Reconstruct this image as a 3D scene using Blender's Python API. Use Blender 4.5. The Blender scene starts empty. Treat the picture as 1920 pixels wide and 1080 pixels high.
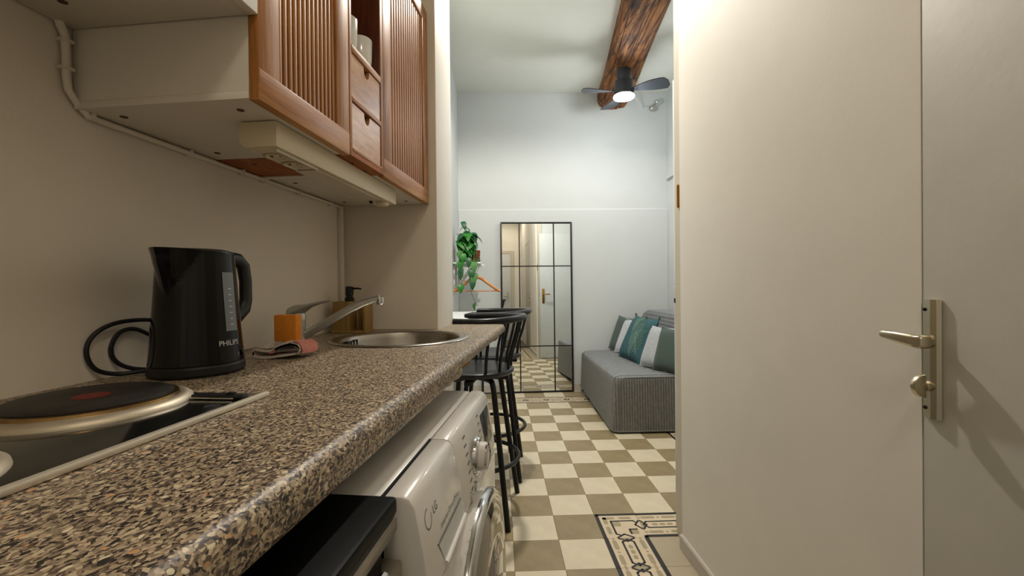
import bpy, bmesh, math, random
from mathutils import Vector, Matrix
random.seed(7)
PI = math.pi
scene = bpy.context.scene
COL = scene.collection
def rad(d): return math.radians(d)

# ------------------------------------------------------------------ camera
CAM = Vector((-0.2516, -4.0771, 1.1216))
def set_camera():
    yaw, pitch, roll, f = 0.03066, -0.00611, -0.01039, 805.6
    fw = Vector((math.sin(yaw)*math.cos(pitch), math.cos(yaw)*math.cos(pitch), math.sin(pitch)))
    r = Vector((math.cos(yaw), -math.sin(yaw), 0)); u = r.cross(fw)
    r2 = r*math.cos(roll)+u*math.sin(roll); u2 = -r*math.sin(roll)+u*math.cos(roll)
    cd = bpy.data.cameras.new('camera'); cd.sensor_width = 36; cd.lens = 36*f/1920
    cd.clip_start = 0.02; cd.clip_end = 60
    co = bpy.data.objects.new('camera', cd); COL.objects.link(co)
    m = Matrix((r2, u2, -fw)).transposed().to_4x4(); m.translation = CAM
    co.matrix_world = m; scene.camera = co
set_camera()
# ------------------------------------------------------------------ world / exposure
w = bpy.data.worlds.new('world'); scene.world = w; w.use_nodes = True
w.node_tree.nodes['Background'].inputs[0].default_value = (.55, .62, .75, 1)
w.node_tree.nodes['Background'].inputs[1].default_value = 0.6
scene.view_settings.view_transform = 'Standard'; scene.view_settings.look = 'None'
scene.view_settings.gamma = 1; scene.view_settings.use_curve_mapping = False
scene.view_settings.exposure = 0.75
FAN_W, CEIL_W, HALL_FILL_W = 7.5, 86, 18          # lamp powers, used in the lamps' builders

# ------------------------------------------------------------------ helpers
def S(h):
    h = h.lstrip('#'); c = [int(h[i:i+2], 16)/255 for i in (0, 2, 4)]
    return tuple((x/12.92 if x <= .04045 else ((x+.055)/1.055)**2.4) for x in c)+(1,)
AK = rad(8.0)
KU = Vector((math.sin(AK), math.cos(AK), 0)); KV = Vector((math.cos(AK), -math.sin(AK), 0))
def K(u, v, z): return Vector((CAM.x, CAM.y, 0))+KU*u+KV*v+Vector((0, 0, z))

class MB:
    def __init__(s): s.v = []; s.f = []; s.m = []
    def add(s, vs, fs, mi=0):
        o = len(s.v); s.v += [tuple(p) for p in vs]; s.f += [tuple(i+o for i in f) for f in fs]; s.m += [mi]*len(fs); return s
    def box(s, x0, x1, y0, y1, z0, z1, mi=0):
        vs = [(x, y, z) for z in (z0, z1) for y in (y0, y1) for x in (x0, x1)]
        return s.add(vs, [(0, 2, 3, 1), (4, 5, 7, 6), (0, 1, 5, 4), (2, 6, 7, 3), (0, 4, 6, 2), (1, 3, 7, 5)], mi)
    def obox(s, c, ax, ay, az, mi=0):       # oriented box, half-axes
        c, ax, ay, az = map(Vector, (c, ax, ay, az))
        vs = [c+ax*i+ay*j+az*k for k in (-1, 1) for j in (-1, 1) for i in (-1, 1)]
        return s.add(vs, [(0, 2, 3, 1), (4, 5, 7, 6), (0, 1, 5, 4), (2, 6, 7, 3), (0, 4, 6, 2), (1, 3, 7, 5)], mi)
    def ring(s, rings, close=True, caps=(True, True), mi=0):
        n = len(rings[0]); vs = [p for r in rings for p in r]; fs = []
        for i in range(len(rings)-1):
            for j in range(n if close else n-1):
                a, b = i*n+j, i*n+(j+1) % n; fs.append((a, b, b+n, a+n))
        if caps[0]: fs.append(tuple(reversed(range(n))))
        if caps[1]: fs.append(tuple(range((len(rings)-1)*n, len(rings)*n)))
        return s.add(vs, fs, mi)
    def lathe(s, prof, c=(0, 0, 0), n=32, axis='z', caps=(True, True), mi=0):
        R = []
        for (r, h) in prof:
            rr = []
            for k in range(n):
                t = 2*PI*k/n; x, y = r*math.cos(t), r*math.sin(t)
                p = {'z': (x, y, h), 'x': (h, x, y), 'y': (y, h, x)}[axis]
                rr.append((p[0]+c[0], p[1]+c[1], p[2]+c[2]))
            R.append(rr)
        return s.ring(R, caps=caps, mi=mi)
    def tube(s, pts, r, n=10, closed=False, mi=0, flat=1.0):
        pts = [Vector(p) for p in pts]; N = len(pts); R = []
        up = None
        for i in range(N):
            if closed: t = pts[(i+1) % N]-pts[i-1]
            else: t = pts[min(i+1, N-1)]-pts[max(i-1, 0)]
            t.normalize()
            if up is None:
                up = Vector((0, 0, 1)) if abs(t.z) < .9 else Vector((1, 0, 0))
            a = up-t*up.dot(t); a.normalize(); b = t.cross(a); up = a
            ri = r[i] if isinstance(r, (list, tuple)) else r
            R.append([pts[i]+a*(ri*flat*math.cos(2*PI*k/n))+b*(ri*math.sin(2*PI*k/n)) for k in range(n)])
        if closed:
            R.append(R[0]); return s.ring(R, caps=(False, False), mi=mi)
        return s.ring(R, mi=mi)
    def prism(s, poly, ax, h0, h1, mi=0):     # polygon (a,b) extruded along axis ax
        def P(a, b, h): return {'x': (h, a, b), 'y': (a, h, b), 'z': (a, b, h)}[ax]
        return s.ring([[P(a, b, h0) for a, b in poly], [P(a, b, h1) for a, b in poly]], mi=mi)
    def poly(s, pts, mi=0): return s.add(pts, [tuple(range(len(pts)))], mi)
    def mesh(s, name, mats, org=(0, 0, 0), bevel=0, smooth=False, seg=2, ang=35):
        me = bpy.data.meshes.new(name)
        me.from_pydata([(x-org[0], y-org[1], z-org[2]) for x, y, z in s.v], [], s.f)
        for m in (mats if isinstance(mats, (list, tuple)) else [mats]): me.materials.append(m)
        me.polygons.foreach_set('material_index', s.m)
        bm = bmesh.new(); bm.from_mesh(me)
        bmesh.ops.recalc_face_normals(bm, faces=bm.faces)
        if bevel:
            es = [e for e in bm.edges if len(e.link_faces) == 2 and e.calc_face_angle(0) > rad(30)]
            bmesh.ops.bevel(bm, geom=es, offset=bevel, segments=seg, affect='EDGES', profile=.5, clamp_overlap=True)
        bm.to_mesh(me); bm.free()
        if smooth or bevel:
            me.shade_smooth(); me.set_sharp_from_angle(angle=rad(ang))
        return me

ORG = {}
def link(o, parent=None):
    COL.objects.link(o)
    if parent: o.parent = parent
    return o
def thing(name, label, cat, org=(0, 0, 0), kit=False, group=None, rotz=0):
    """Empty at the base of a thing. kit: org given as (v, u, z) of the kitchen frame."""
    o = bpy.data.objects.new(name, None); link(o); o.empty_display_size = .05
    if kit: o.location = K(org[1], org[0], org[2]); o.rotation_euler = (0, 0, -AK)
    else: o.location = org; o.rotation_euler = (0, 0, rotz)
    ORG[o] = tuple(org)
    return tag(o, label, cat, group)
def tag(o, label, cat, group=None):
    o['label'] = label; o['category'] = cat
    if group: o['group'] = group
    return o
def part(name, mb, mats, parent, label=None, **kw):
    org = ORG[parent]
    o = bpy.data.objects.new(name, mb.mesh(name, mats, org, **kw)); link(o, parent)
    if parent.parent is not None or parent.type == 'MESH':
        pass
    ORG[o] = org
    if label: o['label'] = label
    return o
def solo(name, mb, mats, org=(0, 0, 0), kit=False, label=None, cat=None, group=None, kind=None, **kw):
    o = bpy.data.objects.new(name, mb.mesh(name, mats, org, **kw)); link(o)
    if kit: o.location = K(org[1], org[0], org[2]); o.rotation_euler = (0, 0, -AK)
    else: o.location = org
    ORG[o] = tuple(org)
    if label: tag(o, label, cat, group)
    if kind: o['kind'] = kind
    return o
def struct(name, mb, mats, org=(0, 0, 0), kit=False, label=None, **kw):
    o = solo(name, mb, mats, org, kit, kind='structure', **kw)
    if label: o['label'] = label
    return o
def share(name, me, parent, loc=(0, 0, 0), rot=(0, 0, 0)):
    o = bpy.data.objects.new(name, me); link(o, parent); o.location = loc; o.rotation_euler = rot; return o

def text_mb(txt, size, mb=None, place=lambda x, y: (x, y, 0), mi=0, shear=0, space=1.0, sub=0):
    """Lettering as thin mesh; place maps flat (x, y) text coordinates onto the surface."""
    cu = bpy.data.curves.new('t', 'FONT'); cu.body = txt; cu.size = size; cu.align_x = 'CENTER'; cu.align_y = 'CENTER'
    cu.shear = shear; cu.space_character = space; cu.resolution_u = 3
    ob = bpy.data.objects.new('t', cu); COL.objects.link(ob)
    dg = bpy.context.evaluated_depsgraph_get(); me = bpy.data.meshes.new_from_object(ob.evaluated_get(dg))
    mb = mb or MB()
    mb.add([place(v.co.x, v.co.y) for v in me.vertices], [tuple(p.vertices) for p in me.polygons], mi)
    bpy.data.objects.remove(ob); bpy.data.curves.remove(cu); bpy.data.meshes.remove(me)
    return mb

# ------------------------------------------------------------------ materials
def nt(name):
    m = bpy.data.materials.new(name); m.use_nodes = True
    t = m.node_tree; b = t.nodes['Principled BSDF']
    return m, t, b
def N(t, typ, **kw):
    n = t.nodes.new(typ)
    for k, v in kw.items():
        if k in n.inputs: n.inputs[k].default_value = v
        else: setattr(n, k, v)
    return n
def coords(t, scale=(1, 1, 1), kind='Object', rot=(0, 0, 0)):
    tc = N(t, 'ShaderNodeTexCoord'); mp = N(t, 'ShaderNodeMapping')
    mp.inputs['Scale'].default_value = scale; mp.inputs['Rotation'].default_value = rot
    t.links.new(tc.outputs[kind], mp.inputs[0]); return mp.outputs[0]
def ramp(t, fac, stops, interp='LINEAR'):
    r = N(t, 'ShaderNodeValToRGB'); r.color_ramp.interpolation = interp
    e = r.color_ramp.elements
    while len(e) < len(stops): e.new(.5)
    for i, (p, c) in enumerate(stops): e[i].position = p; e[i].color = c if len(c) == 4 else S(c)
    t.links.new(fac, r.inputs[0]); return r.outputs[0]
def bump(t, b, h, strength=.2, dist=.01):
    n = N(t, 'ShaderNodeBump'); n.inputs['Strength'].default_value = strength; n.inputs['Distance'].default_value = dist
    t.links.new(h, n.inputs['Height']); t.links.new(n.outputs[0], b.inputs['Normal'])
def mat(name, col, rough=.5, metal=0, var=.0, vs=6, bmp=0, bs=80, coat=0, spec=.5, emit=0, trans=0, ior=1.45, sheen=0):
    m, t, b = nt(name); c = S(col) if isinstance(col, str) else col
    b.inputs['Base Color'].default_value = c; b.inputs['Roughness'].default_value = rough
    b.inputs['Metallic'].default_value = metal; b.inputs['Coat Weight'].default_value = coat
    b.inputs['Specular IOR Level'].default_value = spec; b.inputs['Transmission Weight'].default_value = trans
    b.inputs['IOR'].default_value = ior; b.inputs['Sheen Weight'].default_value = sheen
    if emit: b.inputs['Emission Color'].default_value = c; b.inputs['Emission Strength'].default_value = emit
    if var:
        n = N(t, 'ShaderNodeTexNoise', Scale=vs, Detail=5.0, Roughness=.6); t.links.new(coords(t), n.inputs['Vector'])
        lo = tuple(x*(1-var) for x in c[:3])+(1,); hi = tuple(min(1, x*(1+var)) for x in c[:3])+(1,)
        t.links.new(ramp(t, n.outputs['Fac'], [(.3, lo), (.7, hi)]), b.inputs['Base Color'])
    if bmp:
        n = N(t, 'ShaderNodeTexNoise', Scale=bs, Detail=4.0); t.links.new(coords(t), n.inputs['Vector'])
        bump(t, b, n.outputs['Fac'], bmp, .004)
    return m
def mat_wood(name, c0, c1, c2, scale=(1, 1, 1), rough=.45, grain=90, bs=.15):
    m, t, b = nt(name); co = coords(t, scale)
    n = N(t, 'ShaderNodeTexNoise', Scale=grain, Detail=6.0, Roughness=.65, Distortion=.4); t.links.new(co, n.inputs['Vector'])
    n2 = N(t, 'ShaderNodeTexNoise', Scale=grain*.12, Detail=3.0, Distortion=1.5); t.links.new(co, n2.inputs['Vector'])
    mx = N(t, 'ShaderNodeMath', operation='ADD'); t.links.new(n.outputs['Fac'], mx.inputs[0]); t.links.new(n2.outputs['Fac'], mx.inputs[1])
    hf = N(t, 'ShaderNodeMath', operation='MULTIPLY'); hf.inputs[1].default_value = .5; t.links.new(mx.outputs[0], hf.inputs[0])
    t.links.new(ramp(t, hf.outputs[0], [(.36, c0), (.5, c1), (.64, c2)]), b.inputs['Base Color'])
    b.inputs['Roughness'].default_value = rough; bump(t, b, n.outputs['Fac'], bs, .003)
    return m
def mat_granite():
    m, t, b = nt('speckled_laminate')
    co = coords(t, (1, .8, 1))
    nz = N(t, 'ShaderNodeTexNoise', Scale=60.0, Detail=2.0); t.links.new(co, nz.inputs['Vector'])
    mx = N(t, 'ShaderNodeMixRGB', blend_type='LINEAR_LIGHT'); mx.inputs[0].default_value = .006
    t.links.new(co, mx.inputs[1]); t.links.new(nz.outputs['Color'], mx.inputs[2])
    def vor(sc):
        v = N(t, 'ShaderNodeTexVoronoi', Scale=sc); t.links.new(mx.outputs[0], v.inputs['Vector'])
        sp = N(t, 'ShaderNodeSeparateColor'); t.links.new(v.outputs['Color'], sp.inputs[0]); return v, sp
    v1, s1 = vor(165.0); v2, s2 = vor(400.0)
    c1 = ramp(t, s1.outputs[0], [(0, '#2b2523'), (.12, '#5a4d42'), (.24, '#b09b7d'), (.5, '#cab897'), (.8, '#dccdb0'), (.93, '#c8966a')], 'CONSTANT')
    c2 = ramp(t, s2.outputs[1], [(0, '#2c2725'), (.2, '#5e5044'), (.42, '#8d7b66'), (.66, '#a8957a'), (.86, '#c2b092')], 'CONSTANT')
    sel = ramp(t, s1.outputs[2], [(0, (0, 0, 0, 1)), (.42, (1, 1, 1, 1))], 'CONSTANT')
    near = ramp(t, v1.outputs['Distance'], [(0, (1, 1, 1, 1)), (.36, (1, 1, 1, 1)), (.42, (0, 0, 0, 1))])
    ml = N(t, 'ShaderNodeMath', operation='MULTIPLY'); t.links.new(sel, ml.inputs[0]); t.links.new(near, ml.inputs[1])
    mm = N(t, 'ShaderNodeMixRGB'); t.links.new(ml.outputs[0], mm.inputs[0]); t.links.new(c2, mm.inputs[1]); t.links.new(c1, mm.inputs[2])
    t.links.new(mm.outputs[0], b.inputs['Base Color'])
    b.inputs['Roughness'].default_value = .42; bump(t, b, v2.outputs['Distance'], .08, .002)
    return m
def mat_quilt(name, col, axis, pitch=.018, rough=.9, st=.9):
    m, t, b = nt(name); c = S(col)
    w = N(t, 'ShaderNodeTexWave', Scale=1/pitch/3.1831*1.0, Distortion=.6, Detail=2.0, wave_type='BANDS', bands_direction=axis, wave_profile='SIN')
    w.inputs['Detail Scale'].default_value = 2.0
    t.links.new(coords(t), w.inputs['Vector'])
    n = N(t, 'ShaderNodeTexNoise', Scale=35.0, Detail=6.0); t.links.new(coords(t), n.inputs['Vector'])
    base = ramp(t, n.outputs['Fac'], [(.3, tuple(x*.82 for x in c[:3])+(1,)), (.7, tuple(x*1.15 for x in c[:3])+(1,))])
    t.links.new(base, b.inputs['Base Color']); b.inputs['Roughness'].default_value = rough; b.inputs['Sheen Weight'].default_value = .2
    gv = ramp(t, w.outputs['Fac'], [(.0, (.62, .62, .62, 1)), (.22, (1, 1, 1, 1))])  # groove shade put into the colour so the quilting lines read
    mg = N(t, 'ShaderNodeMixRGB', blend_type='MULTIPLY'); mg.inputs[0].default_value = 1; t.links.new(base, mg.inputs[1]); t.links.new(gv, mg.inputs[2]); t.links.new(mg.outputs[0], b.inputs['Base Color'])
    pw = N(t, 'ShaderNodeMath', operation='POWER'); pw.inputs[1].default_value = .35; t.links.new(w.outputs['Fac'], pw.inputs[0])
    bump(t, b, pw.outputs[0], st, .012)
    return m

M = {}
M['wall_cool'] = mat('cool_white_paint', '#d0d4d4', .75, var=.02, vs=3, bmp=.06, bs=60)
M['wall_cream'] = mat('cream_paint', '#f1ede3', .6, var=.025, vs=4, bmp=.06, bs=90)
M['wall_kit'] = mat('kitchen_wall_paint', '#e0d6c6', .7, var=.03, vs=4, bmp=.1, bs=120)
M['ceiling'] = mat('ceiling_paint', '#dddfd8', .8, var=.015, bmp=.04)
M['door_grey'] = mat('grey_door_paint', '#cbc8bd', .5, var=.05, vs=5, bmp=.1, bs=45)
M['door_white'] = mat('white_door_paint', '#d5d9d8', .5, var=.02)
M['trim'] = mat('trim_paint', '#d2c9b8', .5, var=.03)
M['baseboard'] = mat('baseboard_paint', '#c9c2b8', .5, var=.03)
M['tile_w'] = mat('cream_cement_tile', '#ded2b6', .38, var=.07, vs=9, bmp=.05, bs=40)
M['tile_o'] = mat('olive_cement_tile', '#9b8a68', .38, var=.14, vs=8, bmp=.05, bs=40)
M['tile_p'] = mat('plain_beige_tile', '#b5a88e', .38, var=.08, vs=8, bmp=.05)
M['grout'] = mat('grout', '#6b6152', .9, var=.1)
M['ink'] = mat('black_tile_ink', '#22201d', .4); M['ink_b'] = mat('border_beige_ink', '#a99b7c', .45, var=.08); M['ink_l'] = mat('border_cream', '#dcc9ab', .4, var=.06)
M['granite'] = mat_granite()
M['chip'] = mat('raw_chipboard', '#b07a45', .9, var=.35, vs=160)
M['white_lam'] = mat('white_laminate', '#dcd5c8', .45, var=.02)
M['oak'] = mat_wood('oak_vertical', '#6b3f13', '#a0662b', '#c08b50', (1, 1, .06))
M['oak_h'] = mat_wood('oak_along_rail', '#6b3f13', '#a0662b', '#c08b50', (1, .06, 1))
M['oak_f'] = mat_wood('oak_drawer_front', '#94643e', '#b98657', '#d0a478', (1, .25, 1), .35, 60, .2)
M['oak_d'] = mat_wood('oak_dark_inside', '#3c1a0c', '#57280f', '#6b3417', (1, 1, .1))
M['oak_u'] = mat_wood('raw_brown_board', '#7a3f18', '#965420', '#a8642b', (1, .2, 1), .7)
M['screw'] = mat('dark_screw_cap', '#4a3728', .6)
M['fixture'] = mat('ivory_plastic', '#d5c8ab', .4, var=.03)
M['brass_c'] = mat('brass_contact', '#a7864a', .3, 1)
M['pipe'] = mat('cream_conduit', '#ddd3c2', .5, var=.04)
M['black_pl'] = mat('glossy_black_plastic', '#070707', .1, spec=.35)
M['black_mt'] = mat('matt_black_plastic', '#141414', .45)
M['rubber'] = mat('black_rubber', '#121212', .55)
M['steel'] = mat('brushed_steel', '#a9a49c', .26, 1, var=.05, vs=30)
M['chrome'] = mat('chrome', '#c9c9c9', .12, 1)
M['dull_chrome'] = mat('satin_chrome', '#b9b8b2', .32, .75, var=.06, vs=40)
M['nickel'] = mat('satin_nickel', '#d0c7b1', .28, 1)
M['hob_glass'] = mat('black_hob_glass', '#151615', .12, coat=.4)
M['hob_iron'] = mat('cast_iron_plate', '#17130f', .5, var=.3, vs=40, bmp=.15, bs=200)
M['hob_rim'] = mat('heat_stained_rim', '#8a6f48', .3, 1, var=.3, vs=25)
M['collar'] = mat('worn_steel_collar', '#c3b8a4', .5, .85, var=.08, vs=20)
M['hob_edge'] = mat('steel_edge', '#ddd5c5', .45, .7)
M['red_dot'] = mat('red_enamel', '#6a2117', .6)
M['dark'] = mat('dark_gap', '#0b0a09', .8)
M['bamboo'] = mat_wood('bamboo', '#7f6236', '#94753f', '#a88749', (1, 1, .1), .5, 60, .05)
M['orange'] = mat('orange_sponge', '#cf7d1e', .8, var=.08, vs=60, bmp=.25, bs=250)
M['cloth_w'] = mat('off_white_cloth', '#c9bbae', .95, var=.08, vs=50, bmp=.3, bs=300)
M['cloth_r'] = mat('red_striped_cloth', '#c47f72', .95, var=.15, vs=60, bmp=.3, bs=300)
M['enamel'] = mat('white_enamel', '#dad6d0', .25, var=.01, coat=.3)
M['enamel_l'] = mat('light_grey_plastic', '#c8cac8', .3)
M['grey_print'] = mat('grey_print', '#5c5a58', .5)
M['display'] = mat('dark_display', '#2b2d2e', .15)
M['washer_glass'] = mat('smoked_door_glass', '#1d1a18', .04, coat=1.0)
M['mirror_ring'] = mat('mirror_finish_plastic', '#a8a39a', .06, 1)
M['red_st'] = mat('red_sticker', '#b6453a', .4)
M['fridge_top'] = mat('black_lacquer_top', '#050505', .4, spec=.1)
M['silver'] = mat('silver_front', '#9f978a', .3, .8, var=.05)
M['stool'] = mat('black_metal', '#17181a', .3, .3)
M['stool_seat'] = mat('black_seat_leatherette', '#202225', .32)
M['white_lac'] = mat('white_lacquer', '#e4e6e6', .35)
M['mirror'] = mat('mirror_glass', (.86, .88, .86, 1), .01, 1)
M['frame_blk'] = mat('black_frame', '#101112', .4)
M['leaf'] = mat('green_leaf', '#2f7d2a', .4, var=.35, vs=25)
M['leaf_d'] = mat('dark_green_leaf', '#235a34', .4, var=.3, vs=25)
M['leaf_v'] = mat('variegated_leaf', '#5f8f52', .4, var=.35, vs=40)
M['stem'] = mat('plant_stem', '#6d7a45', .6)
M['wicker'] = mat('red_brown_wicker', '#7a3d24', .7, var=.35, vs=120)
M['soil'] = mat('soil', '#3a2a1e', .95, var=.3)
M['hanger'] = mat_wood('hanger_wood', '#b5713a', '#cc8a4c', '#d99f66', (.2, 1, 1), .4, 60, .05)
M['sofa_seat'] = mat_quilt('grey_quilt_seat', '#85898a', 'Y', .055)  # one cover, paler on top than its sides: light from above put into colour
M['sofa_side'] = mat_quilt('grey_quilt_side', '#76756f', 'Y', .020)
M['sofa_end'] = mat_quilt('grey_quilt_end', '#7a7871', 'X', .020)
M['sofa_back'] = mat_quilt('grey_quilt_back', '#7c7f83', 'Z', .034, .9, .45)
M['piping'] = mat('grey_piping', '#6b6b67', .9)
M['cu_dark'] = mat('dark_green_grey_fabric', '#4b5a54', .95, var=.1, vs=80, bmp=.2, bs=200, sheen=.2)
M['cu_green'] = mat('dark_green_fabric', '#46544c', .95, var=.12, vs=60, bmp=.2, bs=200, sheen=.2)
M['cu_white'] = mat('pale_velvet_fabric', '#c3c6ca', .9, var=.08, vs=60, bmp=.2, bs=200, sheen=.3)
M['cu_grey'] = mat('light_grey_velvet', '#adb0b4', .9, var=.1, vs=40, bmp=.2, bs=200, sheen=.3)
M['cu_teal'] = mat('teal_fabric', '#3a5f66', .9, var=.12, vs=50, bmp=.2, bs=200)
M['cu_print'] = mat('pale_leaf_print', '#7f9f8e', .9, var=.15, vs=80)
M['fan'] = mat('dark_grey_fan', '#30343a', .4)
M['led'] = mat('lit_diffuser', (1, .98, .95, 1), .4, emit=14)
M['clear'] = mat('clear_bulb_glass', '#e8eef0', .03, trans=.9, ior=1.3)
M['ceramic'] = mat('white_ceramic', '#d9d8d0', .18, coat=.4)
M['brass'] = mat('brass', '#a97c36', .3, 1)
M['blue_pane'] = mat('dusk_window_pane', '#7fa4d6', .05, emit=.9)
M['lampglass'] = mat('lit_opal_glass', (1, .9, .76, 1), .4, emit=5)
def mat_beam():
    m, t, b = nt('old_beam_wood'); co = coords(t, (1, .12, 1))
    n = N(t, 'ShaderNodeTexNoise', Scale=26.0, Detail=8.0, Roughness=.7, Distortion=1.2); t.links.new(co, n.inputs['Vector'])
    n2 = N(t, 'ShaderNodeTexNoise', Scale=9.0, Detail=4.0, Roughness=.6, Distortion=.6); t.links.new(coords(t, (1, .5, 1)), n2.inputs['Vector'])
    c1 = ramp(t, n.outputs['Fac'], [(.3, '#3a2010'), (.45, '#75451f'), (.58, '#9c6530'), (.75, '#c08f52')])
    c2 = ramp(t, n2.outputs['Fac'], [(.32, '#3a1d10'), (.5, '#ffffff'), (.62, '#ffffff')])
    mx = N(t, 'ShaderNodeMixRGB', blend_type='MULTIPLY'); mx.inputs[0].default_value = .75
    t.links.new(c1, mx.inputs[1]); t.links.new(c2, mx.inputs[2]); t.links.new(mx.outputs[0], b.inputs['Base Color'])
    n3 = N(t, 'ShaderNodeTexNoise', Scale=11.0, Detail=3.0, Roughness=.5, Distortion=.5); t.links.new(coords(t, (1, .07, 1)), n3.inputs['Vector'])
    ck = ramp(t, n3.outputs['Fac'], [(.0, (1, 1, 1, 1)), (.475, (1, 1, 1, 1)), (.492, (.05, .03, .02, 1)), (.505, (.05, .03, .02, 1)), (.525, (1, 1, 1, 1))])
    mx2 = N(t, 'ShaderNodeMixRGB', blend_type='MULTIPLY'); mx2.inputs[0].default_value = .75
    t.links.new(mx.outputs[0], mx2.inputs[1]); t.links.new(ck, mx2.inputs[2]); t.links.new(mx2.outputs[0], b.inputs['Base Color'])
    b.inputs['Roughness'].default_value = .78; bump(t, b, ck, .8, .012)
    return m
M['beam'] = mat_beam()

# ================================================================== THE SETTING
FY, ZC = .45, 3.142           # far wall, ceiling
XL, XR = -.667, 1.55          # main room side walls
def wbx(*a): return MB().box(*a)
# floor and tiles
floor = struct('floor', wbx(-1.9, 2.0, -5.6, .6, -.08, -.003), M['grout'])
T = .2
def tile_mesh(m, d): return MB().box(.0009, T-.0009, .0009, T-.0009, -.0028, 0).mesh('tile_'+d, m)
TM = {'w': tile_mesh(M['tile_w'], 'w'), 'o': tile_mesh(M['tile_o'], 'o'), 'p': tile_mesh(M['tile_p'], 'p')}
def stroke(mb, pts, wd, mi, z=.0004, closed=False):
    n = len(pts); rng = range(n if closed else n-1)
    for i in rng:
        a, b = Vector(pts[i]), Vector(pts[(i+1) % n]); d = (b-a).normalized(); q = Vector((-d.y, d.x))*wd/2
        a2, b2 = a-d*wd*.3, b+d*wd*.3
        mb.poly([(p.x, p.y, z) for p in (a2+q, a2-q, b2-q, b2+q)], mi)
def lozenge(mb, cx, cy, lx, ly, mi, z=.0002):
    k = .35
    mb.poly([(cx-lx, cy-ly*k, z), (cx-lx*.75, cy-ly, z), (cx+lx*.75, cy-ly, z), (cx+lx, cy-ly*k, z), (cx+lx, cy+ly*k, z), (cx+lx*.75, cy+ly, z), (cx-lx*.75, cy+ly, z), (cx-lx, cy+ly*k, z)], mi)
def border_mesh():
    """Straight border tile running along local x, outer line at y = 0 and inner line at y = .2."""
    mb = MB().box(.0009, T-.0009, .0009, T-.0009, -.0028, 0, 0)
    for y in (.009, .191): stroke(mb, [(.004, y+(.001 if y < .1 else -.001)), (.196, y+(.001 if y < .1 else -.001))], .018, 1)
    for y in (.040, .160):
        for x in (.05, .15): lozenge(mb, x, y, .034, .010, 2)
        for x in (.0, .1, .2): lozenge(mb, min(max(x, .008), .192), y, .006, .006, 2)
    stroke(mb, [(.03, .075), (.17, .075)], .009, 1); stroke(mb, [(.03, .125), (.17, .125)], .009, 1)
    stroke(mb, [(.03, .075), (.012, .1), (.03, .125)], .009, 1); stroke(mb, [(.17, .075), (.188, .1), (.17, .125)], .009, 1)
    for x in (.065, .1, .135): lozenge(mb, x, .1, .013, .009, 2)
    stroke(mb, [(.003, .065), (.026, .1), (.003, .135)], .009, 1, .0006); stroke(mb, [(.197, .065), (.174, .1), (.197, .135)], .009, 1, .0006)
    mb.poly([(.002, .072, .0003), (.02, .1, .0003), (.002, .128, .0003)], 2); mb.poly([(.198, .072, .0003), (.18, .1, .0003), (.198, .128, .0003)], 2)
    return mb.mesh('border_tile', [M['ink_l'], M['ink'], M['ink_b']])
def corner_mesh():
    """Corner: outer lines along x = 0 (left) and y = .2 (top)."""
    mb = MB().box(.0009, T-.0009, .0009, T-.0009, -.0028, 0, 0)
    stroke(mb, [(.009, .003), (.009, .191), (.197, .191)], .016, 1); stroke(mb, [(.191, .003), (.191, .009), (.197, .009)], .014, 1)
    for a in (.05, .13):
        lozenge(mb, a+.01, .160, .030, .010, 2); lozenge(mb, .040, .2-a-.01, .010, .030, 2)
    lozenge(mb, .15, .045, .022, .018, 2); lozenge(mb, .085, .11, .022, .02, 2)
    stroke(mb, [(.065, .03), (.065, .135), (.17, .135)], .009, 1); stroke(mb, [(.135, .03), (.135, .065), (.17, .065)], .009, 1)
    stroke(mb, [(.065, .003), (.1, .028), (.135, .003)], .009, 1, .0006); stroke(mb, [(.197, .065), (.172, .1), (.197, .135)], .009, 1, .0006)
    stroke(mb, [(.065, .03), (.085, .02)], .009, 1); stroke(mb, [(.17, .135), (.182, .12)], .009, 1)
    return mb.mesh('border_corner_tile', [M['ink_l'], M['ink'], M['ink_b']])
BM, CM = border_mesh(), corner_mesh()
for j in range(-3, 18):                 # row j spans y from -T*(j+1) to -T*j
    for i in range(-5, 8):
        x, y = i*T, -T*(j+1)
        if x+T < XL-.05 and j < 11: continue
        if x > .5 and j >= 11: continue
        if x < -.7 and j >= 11: continue
        nm, me, rot, off = 'tile', TM['w' if (i+j) % 2 else 'o'], 0, (0, 0)
        if j == -1: nm, me = 'border_tile', BM
        elif j == 10 and i == 1: nm, me = 'border_tile', CM
        elif j == 10 and i >= 2: nm, me = 'border_tile', BM
        elif j > 10 and i == 1: nm, me, rot, off = 'border_tile', BM, PI/2, (T, 0)
        elif i == 5 and 0 <= j < 10: nm, me, rot, off = 'border_tile', BM, PI/2, (T, 0)
        elif (j > 10 and i >= 2) or (i > 5 and j >= 0): me = TM['p']
        share(nm, me, floor, (x+off[0], y+off[1], 0), (0, 0, rot))

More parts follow.
